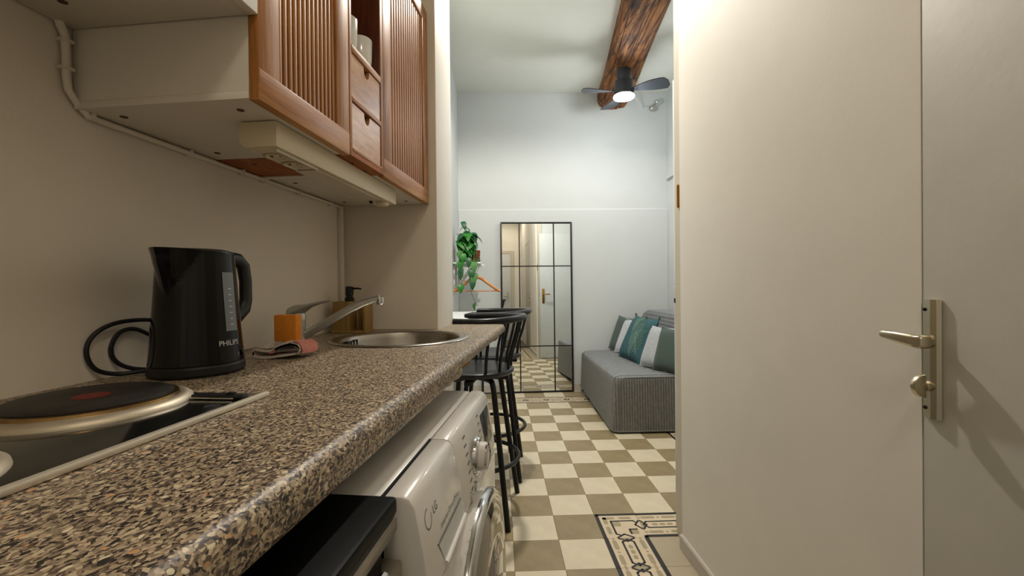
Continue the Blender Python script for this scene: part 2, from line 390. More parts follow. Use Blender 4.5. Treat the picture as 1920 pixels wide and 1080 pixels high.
struct('ceiling', wbx(-1.9, 2.0, -5.6, .6, ZC, ZC+.1), M['ceiling'])
wb = struct('wall_back', wbx(XL-.1, XR+.1, FY, FY+.12, 0, ZC), M['wall_cool'])
o = part('lower_panel', MB().prism([(FY-.012, 0), (FY, 0), (FY, 1.925), (FY-.004, 1.925), (FY-.012, 1.912)], 'x', XL+.002, XR-.002), M['wall_cool'], wb)
struct('wall_left', wbx(XL-.1, XL, -2.14, FY, 0, ZC), M['wall_cool'])
wr = struct('wall_right', wbx(XR, XR+.12, -2.3, FY, 0, ZC), M['wall_cool'])
part('ledge', MB().box(XR-.03, XR+.01, FY-.3, FY-.04, 2.22, 2.24), M['wall_cool'], wr)
struct('baseboard_back', MB().box(XL, XR, FY-.024, FY-.0121, .0005, .075), M['baseboard'])
struct('wall_kitchen', MB().box(-.99, -.876, -1.5, 1.68, 0, ZC), M['wall_kit'], kit=True)
st = struct('wall_stub', MB().box(-1.02, -.484, 1.672, 1.912, 0, ZC), [M['wall_kit']], kit=True)
part('end_face', MB().box(-.4845, -.481, 1.6722, 1.9118, 0.001, ZC-.001), mat('lit_wall_end', '#ebe9e2', .6, var=.015, vs=4), st, bevel=.001)  # whiter than the stub wall: the lamp light on this end put into colour
# passage wall on the right (slightly skewed)
def PX(y): return .515+.0175*(-2.29-y)
def pwall(y0, y1, z0, z1): # y0 nearer the camera
    return MB().ring([[(PX(y0), y0, z0), (PX(y1), y1, z0), (PX(y1)+.11, y1, z0), (PX(y0)+.11, y0, z0)], [(PX(y0), y0, z1), (PX(y1), y1, z1), (PX(y1)+.11, y1, z1), (PX(y0)+.11, y0, z1)]])
YD = -3.303
struct('wall_passage', pwall(YD+.0004, -2.285, 0, ZC), M['wall_cream'])
struct('wall_passage_near', pwall(-5.3, YD-.86, 0, ZC), M['wall_cream'])
struct('wall_passage_header', pwall(YD-.858, YD, 2.1, ZC), M['wall_cream'])
struct('baseboard_passage', MB().ring([[(PX(y)-.013, y, .0005), (PX(y)-.0005, y, .0005), (PX(y)-.0005, y, .062), (PX(y)-.009, y, .062), (PX(y)-.013, y, .055)] for y in (YD+.004, -2.287)]), M['baseboard'])
struct('wall_front', MB().box(.56, XR, -2.29, -2.19, 0, ZC), M['wall_cool'])
struct('wall_rear', MB().box(-1.6, 1.0, -5.4, -5.3, 0, ZC), M['wall_cream'])
# jamb with its old brass hinge
jb = struct('trim_1', MB().box(.535, .60, -2.284, -2.186, 0.0005, ZC-.001), M['trim'], label='narrow painted door jamb at the end of the passage wall')
h = part('hinge', MB().box(.528, .536, -2.250, -2.222, 1.455, 1.545), M['brass'], jb, label='small brass hinge')
part('hinge_pin', MB().lathe([(.004, 1.45), (.004, 1.55)], (.528, -2.236, 0), 10), M['brass'], h)
# door_1: grey door at the right edge of the picture
dr = bpy.data.objects.new('door_1', None); link(dr); dr['kind'] = 'structure'; dr['label'] = 'grey painted flush door beside the cream passage wall'
dr.location = (PX(YD), YD, 0); dr.rotation_euler = (0, 0, rad(1.0)); ORG[dr] = (0, 0, 0)
# local: +y far end (latch edge at y=0), -x into the passage
part('leaf', MB().box(.001, .042, -.855, -.0008, .006, 2.09), M['door_grey'], dr, bevel=.0015)
pz0, pz1, py0, py1 = .873, 1.088, -.036, -.005
pl = part('lock_plate', MB().ring([[(0, py0, z), (-.006, py0+.004, z), (-.010, (py0+py1)/2-.004, z), (-.006, py1-.003, z), (0, py1, z)] for z in (pz0, pz0+.004, pz1-.004, pz1)]), M['nickel'], dr, label='satin nickel lock plate', smooth=True, ang=25)
for z in (pz0+.018, pz1-.018): part('screw', MB().lathe([(.0035, -.008), (.0025, -.0095)], (0, -.013, z), 12, 'x'), M['dark'], pl)
lv = part('lever', MB().ring([[(x, -.022+a*.011*q, 1.012+b*.0115*q) for a, b in ((-1, -.7), (-.6, -1), (.6, -1), (1, -.6), (1, .6), (.6, 1), (-.6, 1), (-1, .7))] for x, q in ((-.005, .8), (-.012, .75), (-.016, 1), (-.030, 1.05), (-.036, .9))])
     .ring([[(x+a*.0065*q, y, z+b*.011*q) for a, b in ((-1, -.5), (-.4, -1), (.6, -1), (1, -.4), (1, .5), (.5, 1), (-.5, 1), (-1, .6))] for x, y, z, q in ((-.029, -.030, 1.012, .9), (-.031, -.012, 1.013, 1.05), (-.034, .015, 1.0165, .9), (-.036, .040, 1.019, .65), (-.0365, .046, 1.0195, .55))]), M['nickel'], dr, bevel=.0015)
kn = part('thumb_turn', MB().tube([(-.006, -.022, .932), (-.02, -.022, .932)], .009, 14).ring([[(-.018-.022*math.sin(t), y, .932+.021*math.cos(t)) for t in [PI*k/12 for k in range(13)]] for y in (-.026, -.016)]), M['nickel'], dr, bevel=.001)
# door_2: white door folded back against the front wall of the room, seen in the mirror
d2 = bpy.data.objects.new('door_2', None); link(d2); d2['kind'] = 'structure'; d2['label'] = 'white door leaf standing open against the wall, seen in the mirror'
d2.location = (.552, -2.14, 0); ORG[d2] = (0, 0, 0)
lf = part('leaf', MB().box(0, .76, -.03, .012, .008, 2.05), M['door_white'], d2, bevel=.002)
part('latch_plate', MB().box(-.0015, 0, -.02, .0, .93, 1.10), M['trim'], lf); part('latch_bolt', MB().box(-.006, 0, -.018, -.002, 1.035, 1.055), M['dark'], lf)
part('screw', MB().lathe([(.002, -.003), (.002, 0)], (0, -.01, 1.12), 8, 'x'), M['dark'], lf)
part('handle_plate', MB().box(.035, .075, .012, .018, .90, 1.14), M['brass'], d2, bevel=.003)
part('lever', MB().tube([(.055, .016, 1.05), (.055, .055, 1.05), (.07, .062, 1.05), (.16, .06, 1.05)], .009, 10), M['brass'], d2, smooth=True)
# door_3 and a window on the rear wall, behind the camera
d3 = bpy.data.objects.new('door_3', None); link(d3); d3['kind'] = 'structure'; d3['label'] = 'white door at the rear of the passage'; d3.location = (-.1, -5.29, 0); ORG[d3] = (0, 0, 0)
part('leaf', MB().box(-.40, .42, 0, .04, .005, 2.05), M['door_white'], d3, bevel=.002)
part('casing', MB().box(-.47, -.402, 0, .05, .005, 2.12).box(.422, .49, 0, .05, .005, 2.12).box(-.402, .422, 0, .05, 2.052, 2.12), M['trim'], d3)
part('handle', MB().box(.33, .37, .04, .05, .95, 1.15).tube([(.35, .045, 1.05), (.35, .09, 1.05), (.24, .09, 1.05)], .009, 8), M['nickel'], d3)

# ================================================================== LAMPS
def pointlight(name, loc, power, col, r, parent=None):
    l = bpy.data.lights.new(name, 'POINT'); l.energy = power; l.color = col; l.shadow_soft_size = r
    o = bpy.data.objects.new(name, l); link(o, parent); o.location = loc; return o
def ceiling_lamp(name, label, loc, power, col, z, R=.055):
    """Round downlight: opaque white cup with a lit lens."""
    t = thing(name, label, 'lamp', (loc[0], loc[1], z))
    x, y = loc
    part('canopy', MB().lathe([(.055, ZC-.0005), (.055, ZC-.015), (.03, ZC-.018), (.03, z+.06)], (x, y, 0), 24), M['white_lac'], t, smooth=True)
    part('cup', MB().lathe([(R*.6, z+.062), (R, z+.058), (R+.002, z+.001), (R-.002, z), (R-.003, z+.012)], (x, y, 0), 36, caps=(True, False)), M['white_lac'], t, smooth=True)
    part('lit_lens', MB().lathe([(R-.003, z+.012), (R*.6, z+.009), (.001, z+.008)], (x, y, 0), 36), M['lampglass'], t, smooth=True)
    l = bpy.data.lights.new('bulb_light', 'SPOT'); l.energy = power; l.color = col; l.shadow_soft_size = R*.75; l.spot_size = rad(168); l.spot_blend = .35
    o = bpy.data.objects.new('bulb_light', l); link(o, t); o.location = (0, 0, -.005)
ceiling_lamp('ceiling_lamp', 'small white cylindrical ceiling lamp above the bar stools', (-.08, -1.48), CEIL_W, (1, .93, .83), 3.02)
ceiling_lamp('hall_fill_lamp', 'added unseen fill lamp, wide and round, on the ceiling behind the camera', (.05, -4.5), HALL_FILL_W, (1, .87, .70), 2.95, .24)  # added unseen lamp: lifts the kitchen's ambient light, wide for soft shadows

# beam
def build_beam():
    mb = MB(); rings = []; n = 56; rnd = random.Random(3); ny = 40
    ph = [rnd.random()*6 for _ in range(8)]
    for i in range(ny+1):
        y = FY-.002-i*(4.2/ny); cx = .915+.11*y+.008*math.sin(y*3+ph[0]); zc = 3.115+.006*math.sin(y*2.3)
        rr = []
        for k in range(n):
            t = 2*PI*k/n; c, s_ = math.cos(t), math.sin(t)
            e = .5; x = math.copysign(abs(c)**e, c)*.155; z = math.copysign(abs(s_)**e, s_)*.145
            q = 1+.02*math.sin(5*t+ph[1]+y*2)+.012*math.sin(9*t+ph[2]+y*3.1)+.012*math.sin(3*t+ph[3]-y*5)
            # long drying cracks along the underside and the left flank
            if k in (36,): q *= .93
            if k in (44,): q *= .95
            rr.append((cx+x*q, y, zc+z*q))
        rings.append(rr)
    mb.ring(rings)
    return solo('ceiling_beam', mb, M['beam'], (.93, FY-.002, 3.0), label='old rough-hewn brown wooden beam running along the ceiling', cat='beam', smooth=True, ang=60)
build_beam()

# ceiling fan with LED
def build_fan():
    x0, y0 = .842, -.40
    t = thing('ceiling_fan', 'dark grey three-bladed ceiling fan with a lit round lamp under the beam', 'fan', (x0, y0, 2.72))
    part('mount', MB().lathe([(.062, 2.99), (.062, 2.91), (.055, 2.885), (.050, 2.875)], (x0, y0, 0), 28), M['fan'], t, smooth=True)
    part('motor_housing', MB().lathe([(.050, 2.876), (.078, 2.866), (.080, 2.80), (.085, 2.765), (.088, 2.742)], (x0, y0, 0), 32), M['fan'], t, smooth=True)
    part('lamp_diffuser', MB().lathe([(.086, 2.742), (.090, 2.735), (.086, 2.726), (.06, 2.717), (.001, 2.714)], (x0, y0, 0), 32), M['led'], t, 'glowing white round diffuser', smooth=True)
    for a in (95, 180, 326):
        mb = MB(); R = []
        ca, sa = math.cos(rad(a)), math.sin(rad(a))
        for k in range(13):
            q = k/12; r = .07+q*.30
            wd = .03+.115*math.sin(min(1, q*1.05)**1.1*PI*.56)*(1 if q < .9 else math.sqrt(max(.02, 1-((q-.9)/.1)**2*.9)))
            tw = rad(-18+8*q); off = .03*q*q
            row = []
            for s_, dz in ((-.5, .003), (.5, .003), (.5, -.003), (-.5, -.003)):
                ly = s_*wd+off; lz = 2.782+ly*math.sin(tw)+dz
                row.append((x0+r*ca-ly*sa, y0+r*sa+ly*ca, lz))
            R.append(row)
        part('blade', mb.ring(R), M['fan'], t, smooth=True)
    pointlight('led_light', (0, 0, -.085), FAN_W, (.94, .98, 1), .05, t)
build_fan()

# wall lamp with two bulbs
t = thing('twin_bulb_lamp', 'small chrome wall lamp with two bare bulbs high on the far wall', 'lamp', (1.40, FY, 2.98))
part('wall_plate', MB().lathe([(.03, FY-.012), (.03, FY-.0005)], (1.41, 0, 3.0), 20, 'y'), M['chrome'], t, smooth=True)
part('arm', MB().tube([(1.41, FY-.01, 3.0), (1.40, FY-.06, 3.0), (1.37, FY-.08, 2.975)], .008, 8).tube([(1.40, FY-.06, 3.0), (1.42, FY-.08, 3.02)], .008, 8), M['chrome'], t, smooth=True)
for (x, y, z, m) in ((1.362, FY-.09, 2.95, 'dull_chrome'), (1.412, FY-.09, 3.01, 'clear')):
    part('bulb', MB().lathe([(.032*math.cos(a), .032*math.sin(a)) for a in [PI*(-.48+.96*k/12) for k in range(13)]], (x, y, z), 18), M[m], t, smooth=True)
solo('lamp_cable', MB().tube([(.93, -.30, 2.965), (1.0, -.1, 2.93), (1.12, .15, 2.97), (1.25, .35, 2.955), (1.37, FY-.02, 3.0)], .004, 8), M['white_lac'], (.93, -.30, 2.965), label='thin pale cable sagging between the beam and the wall lamp', cat='cable', smooth=True)

# ================================================================== KITCHEN (kitchen frame: x = v to the right, y = u forward)
ZT = .95
VB, VF = -.8755, -.240        # back and front of the worktop
SU, SV, SR = 1.375, -.522, .220   # sink centre and rim radius
def build_worktop():
    t = thing('worktop', 'speckled brown granite-look laminate worktop along the kitchen wall', 'worktop', (-.55, .6, .90), kit=True)
    mb = MB(); n = 48; rh = SR-.012
    b = .232                                    # square patch around the sink hole
    def sq(a):
        c, s_ = math.cos(a), math.sin(a); k = b/max(abs(c), abs(s_)); return (SV+k*c, SU+k*s_)
    ang = [2*PI*k/n for k in range(n)]
    zb = .912
    for z, fl in ((ZT, 1), (zb, -1)):
        mb.add([(SV+rh*math.cos(a), SU+rh*math.sin(a), z) for a in ang]+[(*sq(a), z) for a in ang], [(k, n+k, n+(k+1) % n, (k+1) % n) for k in range(n)])
        y0, y1, x0, x1 = -.9, 1.885, VB, VF-.016
        for (xa, xb, ya, yb) in ((x0, x1, y0, SU-b), (x0, SV-b, SU-b, 1.671), (SV+b, x1, SU-b, 1.671), (SV-b, SV+b, SU+b, 1.671), (-.481, x1, 1.671, y1)):
            mb.poly([(xa, ya, z), (xb, ya, z), (xb, yb, z), (xa, yb, z)])
    mb.ring([[(SV+rh*math.cos(a), SU+rh*math.sin(a), z) for a in ang] for z in (ZT, zb)], caps=(False, False))
    mb.poly([(-.481, 1.885, zb), (VF-.016, 1.885, zb), (VF-.016, 1.885, ZT), (-.481, 1.885, ZT)])
    slab = part('slab', mb, M['granite'], t)
    # rolled front nose: thick up to the washing machine, thinner beyond
    def nose(zl, y0, y1, r1=.014, r2=.018):
        P = [(VF-.0165, ZT)]
        P += [(VF-.0165+.0165*math.sin(a), ZT-.016+.016*math.cos(a)) for a in [PI/2*k/6 for k in range(1, 7)]]
        P += [(VF-.012+.012*math.cos(a), zl+.012-.012*math.sin(a)) for a in [PI/2*k/5 for k in range(0, 6)]]
        P += [(VF-.03, zl), (VF-.03, ZT-.006), (VF-.0165, ZT-.004)]
        return MB().ring([[(x, y, z) for x, z in P] for y in (y0, y1)])
    part('front_edge', nose(.899, -.9, 1.03), M['granite'], t, smooth=True, ang=50)
    part('front_edge', nose(.914, 1.03, 1.885), M['granite'], t, smooth=True, ang=50)
    part('edge_end_cap', MB().lathe([(.014, 1.005), (.021, 1.026), (.020, 1.038), (.010, 1.043)], (VF-.019, 0, .911), 16, 'y'), M['granite'], t, smooth=True)
    rnd = random.Random(5)
    for (ya, yb, za, zb_) in ((1.045, 1.16, .904, .914), (1.60, 1.70, .905, .9145)):
        mb = MB(); R = []
        for k in range(8):
            y = ya+(yb-ya)*k/7; d = rnd.uniform(0, .004)
            R.append([(VF-.03, y, za+d), (VF-.004-d, y, za+.003+d), (VF-.002, y, zb_), (VF-.03, y, zb_)])
        part('chipped_core', mb.ring(R), M['chip'], t, 'raw orange chipboard showing under the edge')
build_worktop()

def build_sink():
    t = thing('sink', 'round stainless steel sink set into the worktop', 'sink', (SV, SU, .80), kit=True)
    n = 56; c = (SV, SU, 0)
    part('rim', MB().lathe([(SR-.004, ZT+.0003), (SR+.004, ZT+.0015), (SR+.002, ZT+.004), (SR-.008, ZT+.0055), (SR-.022, ZT+.004), (SR-.028, ZT-.002)], c, n, caps=(False, False)), M['steel'], t, smooth=True, ang=80)
    bs = part('basin', MB().lathe([(SR-.0275, ZT-.001), (SR-.034, ZT-.02), (SR-.037, ZT-.13), (SR-.05, ZT-.15), (SR-.09, ZT-.156), (.03, ZT-.16), (.002, ZT-.16)], c, n, caps=(False, True)), M['steel'], t, smooth=True, ang=80)
    part('drain', MB().lathe([(.042, ZT-.158), (.042, ZT-.154), (.03, ZT-.153), (.028, ZT-.157), (.002, ZT-.157)], c, 24), M['chrome'], t, smooth=True)
    for k in range(6):                           # overflow slots on the far wall of the basin
        a = rad(187-k*4.6); r = SR-.0345
        q = Vector((math.cos(a), math.sin(a), 0)); s_ = Vector((-q.y, q.x, 0))
        part('overflow_slot', MB().obox(Vector((SV, SU, ZT-.020))+q*(r+.0005), q*.0015, s_*.0028, (0, 0, .0095 if k not in (2, 3) else .007)), M['dark'], bs)
build_sink()

def build_hob():
    t = thing('electric_hob', 'black glass electric hob with round hotplates and a steel edge', 'hob', (-.63, .40, ZT), kit=True)
    x0, x1, y0, y1 = -.80, -.458, .06, .632
    part('glass_panel', MB().box(x0+.004, x1-.009, y0, y1-.004, ZT+.0005, ZT+.006), M['hob_glass'], t, bevel=.001)
    part('steel_edge', MB().box(x1-.009, x1+.001, y0, y1+.002, ZT+.0004, ZT+.008), M['hob_edge'], t, bevel=.002)
    for (v, u, R) in ((-.655, .535, .104), (-.585, .27, .095)):
        p = part('hotplate', MB().lathe([(R-.012, ZT+.006), (R-.012, ZT+.021), (R-.018, ZT+.0235), (R*.5, ZT+.0228), (.022, ZT+.0226), (.001, ZT+.0226)], (v, u, 0), 56), M['hob_iron'], t, smooth=True)
        part('outer_collar', MB().lathe([(R+.012, ZT+.006), (R+.011, ZT+.010), (R+.004, ZT+.0145), (R-.003, ZT+.0155), (R-.006, ZT+.012)], (v, u, 0), 56, caps=(False, False)), M['collar'], p, smooth=True, ang=60)
        part('stained_ring', MB().lathe([(R-.004, ZT+.013), (R-.006, ZT+.0185), (R-.0118, ZT+.0195)], (v, u, 0), 56, caps=(False, False)), M['hob_rim'], p, smooth=True, ang=60)
        part('red_dot', MB().lathe([(.021, ZT+.0227), (.020, ZT+.0232), (.001, ZT+.0232)], (v, u, 0), 28), M['red_dot'], p)
build_hob()
t = thing('stick_lighter', 'slim black stick lighter with a silver edge lying at the corner of the hob', 'lighter', (-.50, .598, ZT+.006), kit=True)
part('body', MB().box(-.552, -.468, .588, .602, ZT+.0062, ZT+.0125), M['black_mt'], t, bevel=.002)
part('blade', MB().box(-.552, -.480, .584, .588, ZT+.0062, ZT+.0095), M['chrome'], t, bevel=.0008)
part('trigger', MB().box(-.498, -.486, .592, .600, ZT+.0125, ZT+.0155), M['black_mt'], t, bevel=.001)

def build_kettle():
    KUc, KVc = .805, -.737
    t = thing('kettle', 'glossy black electric kettle standing on the worktop beside the hob', 'kettle', (KVc, KUc, ZT), kit=True)
    c = (KVc, KUc, 0); n = 72
    part('power_base', MB().lathe([(.079, ZT+.001), (.083, ZT+.006), (.083, ZT+.018), (.079, ZT+.023)], c, 48), M['black_mt'], t, smooth=True)
    H0, H1 = ZT+.024, ZT+.243
    def rr(th, q):                 # th: 0 = +v, pi/2 = +u ; spout at -u
        r = .0815-.0155*q-.001*math.sin(q*PI)
        d = abs((th+PI/2+PI) % (2*PI)-PI)
        if q > .60:
            e = (q-.60)/.40; wth = .05+.80*e; k = max(0, 1-d/wth); r += .029*e**1.1*k
        return r
    R = []
    for i in range(31):
        q = i/30; z = H0+(H1-H0)*q
        row = []
        for k in range(n):
            th = 2*PI*k/n-PI/2+.0; r = rr(th, q); tilt = .006*q*math.cos(th+PI/2)
            row.append((KVc+r*math.cos(th), KUc+r*math.sin(th), z+(tilt if q > .9 else 0)))
        R.append(row)
    part('body', MB().ring(R), M['black_pl'], t, smooth=True, ang=9)
    part('lid', MB().lathe([(.062, H1-.001), (.060, H1+.005), (.05, H1+.008), (.001, H1+.010)], (KVc, KUc+.004, 0), 40), M['black_mt'], t, smooth=True)
    hx = KVc; P = [(hx, KUc+.052, H1-.004), (hx, KUc+.085, H1-.003), (hx, KUc+.113, H1-.006), (hx, KUc+.130, H1-.020), (hx, KUc+.137, H1-.055), (hx, KUc+.137, H1-.10), (hx, KUc+.131, H1-.120), (hx, KUc+.108, H1-.138), (hx, KUc+.068, H1-.150)]
    part('handle', MB().tube(P, [.010, .012, .0125, .0125, .012, .012, .0125, .012, .010], 14, flat=1.25), M['black_mt'], t, smooth=True)
    def on(th0, z, off=.0006):
        def f(x, y):
            q = (z+y-H0)/(H1-H0); r = rr(th0, q)+off; th = th0+x/r
            return (KVc+r*math.cos(th), KUc+r*math.sin(th), z+y)
        return f
    # water gauge facing the room
    wz0, wz1, wth = H0+.062, H0+.180, rad(0)
    mb = MB(); F = on(wth, 0, .0010)
    ys = [wz0+(wz1-wz0)*k/10 for k in range(11)]
    mb.ring([[F(-.0145+.029*j/5, y) for j in range(6)] for y in ys], close=False, caps=(False, False))
    gauge = mat('grey_gauge', '#6f7478', .3); mk = mat('pale_print', '#c9cbcc', .5)
    wg = part('water_gauge', mb, gauge, t, 'grey translucent water gauge', smooth=True)
    F2 = on(wth, 0, .0016); mm = MB()
    for k in range(7):
        y = wz0+.012+k*.012; mm.poly([F2(-.004, y), F2(.004, y), F2(.004, y+.0016), F2(-.004, y+.0016)])
    part('gauge_marks', mm, mk, wg)
    part('lettering', text_mb('PHILIPS', .0145, place=on(rad(-6), H0+.038)), mk, t, 'white brand lettering')
    # flex looping behind
    cr = [(-.80, .745, .962), (-.835, .72, .958), (-.855, .69, .958), (-.865, .655, .972), (-.868, .638, 1.0), (-.868, .64, 1.028), (-.866, .66, 1.05), (-.862, .695, 1.064), (-.856, .74, 1.068), (-.850, .79, 1.064), (-.848, .83, 1.05), (-.850, .85, 1.02), (-.855, .83, 1.0), (-.862, .79, 1.03), (-.866, .75, 1.048), (-.867, .715, 1.044), (-.868, .695, 1.02), (-.868, .695, .995), (-.864, .71, .975), (-.855, .735, .962), (-.84, .765, .9555)]
    def smooth(P, m=4):
        out = []
        P = [Vector(p) for p in P]
        for i in range(len(P)-1):
            p0, p1, p2, p3 = P[max(i-1, 0)], P[i], P[i+1], P[min(i+2, len(P)-1)]
            for k in range(m):
                s_ = k/m; out.append(.5*((2*p1)+(p2-p0)*s_+(2*p0-5*p1+4*p2-p3)*s_*s_+(3*p1-p0-3*p2+p3)*s_**3))
        return out+[P[-1]]
    cr = [(v, .703+(u-.638)*.78, .9545+(z-.9545)*.92) for v, u, z in cr]
    part('power_cord', MB().tube(smooth(cr), .0042, 8), M['rubber'], t, smooth=True)
build_kettle()

def build_tap():
    u0, v0 = 1.20, -.775
    t = thing('mixer_tap', 'satin chrome single-lever mixer tap with a long slanted spout', 'tap', (v0, u0, ZT), kit=True)
    part('column', MB().lathe([(.027, ZT+.0005), (.027, ZT+.006), (.0235, ZT+.008), (.0235, ZT+.030), (.0225, ZT+.031), (.0225, ZT+.071), (.0235, ZT+.072), (.024, ZT+.080)], (v0, u0, 0), 32), M['dull_chrome'], t, smooth=True)
    # lever hood sweeping up to the right
    R = []
    for (dx, z, wy, hz) in ((-.026, ZT+.092, .012, .010), (-.022, ZT+.096, .021, .018), (-.008, ZT+.099, .024, .021), (.010, ZT+.102, .022, .019), (.024, ZT+.109, .017, .013), (.045, ZT+.119, .014, .007), (.075, ZT+.127, .012, .0045), (.105, ZT+.132, .010, .003), (.112, ZT+.133, .006, .002)):
        R.append([(v0+dx+.1*hz*math.sin(a), u0+wy*math.cos(a), z+hz*math.sin(a)) for a in [2*PI*k/16 for k in range(16)]])
    lev = part('lever', MB().ring(R), M['dull_chrome'], t, smooth=True, ang=60)
    part('collar', MB().lathe([(.024, ZT+.074), (.0242, ZT+.088), (.02, ZT+.10)], (v0, u0, 0), 28), M['dull_chrome'], t, smooth=True)
    sp = [(v0+.008, u0+.004, ZT+.022), (v0+.05, u0+.015, ZT+.048), (v0+.10, u0+.028, ZT+.078), (v0+.145, u0+.038, ZT+.105), (v0+.18, u0+.046, ZT+.122), (v0+.21, u0+.052, ZT+.132), (v0+.232, u0+.056, ZT+.137)]
    part('spout', MB().tube(sp, [.0125, .0125, .012, .012, .0115, .011, .0115], 16), M['dull_chrome'], t, smooth=True, ang=60)
    part('aerator', MB().lathe([(.011, ZT+.139), (.012, ZT+.132), (.0115, ZT+.120), (.009, ZT+.118)], (v0+.233, u0+.056, 0), 20), M['chrome'], t, smooth=True)
build_tap()

def build_cloth():
    t = thing('dish_cloth', 'folded off-white and red striped dish cloth on the worktop', 'cloth', (-.665, .99, ZT), kit=True)
    # layered S-folds seen from the open side
    def layer(prof, y0, y1, th, mat_, name, lbl=None, ny=7, jig=.0015):
        prof = [(-.676+(x+.675)*.80, z) for x, z in prof]; y0, y1 = .962+(y0-.92), 1.035
        R = []; rnd = random.Random(len(name))
        for j in range(ny+1):
            y = y0+(y1-y0)*j/ny; row_t = []; row_b = []
            for (x, z) in prof:
                dz = rnd.uniform(-jig, jig)*.5+.002*math.sin(y*60+x*40); row_t.append((x, y, z+th+dz)); row_b.append((x, y, z+dz))
            R.append(row_t+row_b[::-1])
        return part(name, MB().ring(R), mat_, t, lbl, smooth=True, ang=70)
    layer([(-.752, .953), (-.72, .952), (-.69, .954), (-.65, .957), (-.62, .9585), (-.604, .962), (-.600, .970), (-.607, .979), (-.63, .983), (-.66, .979), (-.68, .973)], .92, 1.06, .005, M['cloth_w'], 'lower_fold')
    layer([(-.750, .955), (-.755, .963), (-.747, .971), (-.72, .969), (-.70, .968), (-.685, .972), (-.66, .982), (-.64, .9865)], .922, 1.06, .005, M['cloth_w'], 'upper_fold')
    layer([(-.700, .966), (-.690, .965), (-.680, .968), (-.676, .974), (-.665, .978)], .921, 1.05, .004, M['cloth_r'], 'red_inner_fold')
    layer([(-.742, .977), (-.71, .976), (-.68, .979), (-.65, .987), (-.625, .989)], .926, 1.06, .003, M['cloth_w'], 'top_layer')
    layer([(-.625, .9885), (-.612, .987), (-.600, .980), (-.595, .970), (-.597, .962)], .925, 1.06, .0035, M['cloth_r'], 'red_stripe', 'faded red stripe')
build_cloth()
def build_sponge():
    R = []; x0, x1, y0, y1, z0, z1 = -.696, -.638, .982, 1.008, .9895, 1.055
    mb = MB().box(x0, x1, y0, y1, z0, z1)
    solo('sponge', mb, M['orange'], ((x0+x1)/2, (y0+y1)/2, z0), kit=True, label='upright orange sponge block standing on the folded dish cloth', cat='sponge', bevel=.003)
build_sponge()
def build_soap():
    t = thing('soap_dispenser', 'bamboo soap dispenser caddy with a black pump in the worktop corner', 'soap dispenser', (-.78, 1.56, ZT), kit=True)
    part('bottle_box', MB().box(-.842, -.775, 1.52, 1.585, ZT+.006, 1.068), M['bamboo'], t, bevel=.004)
    part('caddy_base', MB().box(-.846, -.712, 1.516, 1.60, ZT+.0005, ZT+.008), M['bamboo'], t, bevel=.002)
    part('caddy_back', MB().box(-.775, -.718, 1.588, 1.598, ZT+.008, 1.056), M['bamboo'], t, bevel=.002)
    part('caddy_side', MB().box(-.726, -.716, 1.525, 1.588, ZT+.008, 1.056), M['bamboo'], t, bevel=.002)
    p = part('pump', MB().lathe([(.016, 1.068), (.017, 1.072), (.017, 1.081), (.012, 1.083), (.012, 1.090), (.0145, 1.092), (.0145, 1.121), (.012, 1.124)], (-.790, 1.553, 0), 24), M['black_mt'], t, smooth=True)
    part('nozzle', MB().tube([(-.785, 1.553, 1.116), (-.755, 1.550, 1.116), (-.742, 1.549, 1.114)], [.004, .0035, .003], 10), M['black_mt'], p, smooth=True)
build_soap()

# conduit under the cabinets and down the corner
def build_conduit():
    t = thing('cable_conduit', 'cream painted cable conduit clipped along the wall under the cabinets', 'conduit', (-.868, .68, 1.45), kit=True)
    W = -.866
    P = [(W, .665, 1.598), (W, .668, 1.585), (W, .674, 1.572), (W, .675, 1.54), (W, .675, 1.50), (W, .678, 1.478), (W, .69, 1.462), (W, .71, 1.4435), (W, .74, 1.4425), (W, 1.0, 1.442), (W, 1.3, 1.442), (W, 1.655, 1.442)]
    part('pipe', MB().tube(P, [.007, .007, .0065, .006, .006, .006, .006, .006, .006, .0055, .005, .005], 12), M['pipe'], t, smooth=True)
    for (u, z, vert) in ((.675, 1.564, 1), (.675, 1.515, 1), (.715, 1.4465, 0), (.93, 1.4415, 0), (1.10, 1.441, 0), (1.19, 1.441, 0), (1.36, 1.441, 0), (1.56, 1.441, 0)):
        part('clip', MB().box(W-.010, W+.008, u-(.009 if vert else .004), u+(.009 if vert else .004), z-(.003 if vert else .008), z+(.003 if vert else .008)), M['pipe'], t, bevel=.0015)
build_conduit()
solo('cable_trunking', MB().box(-.8758, -.860, 1.628, 1.652, ZT+.001, 1.437), M['pipe'], (-.868, 1.64, ZT), kit=True, label='white vertical cable trunking in the corner behind the soap dispenser', cat='trunking', bevel=.002)

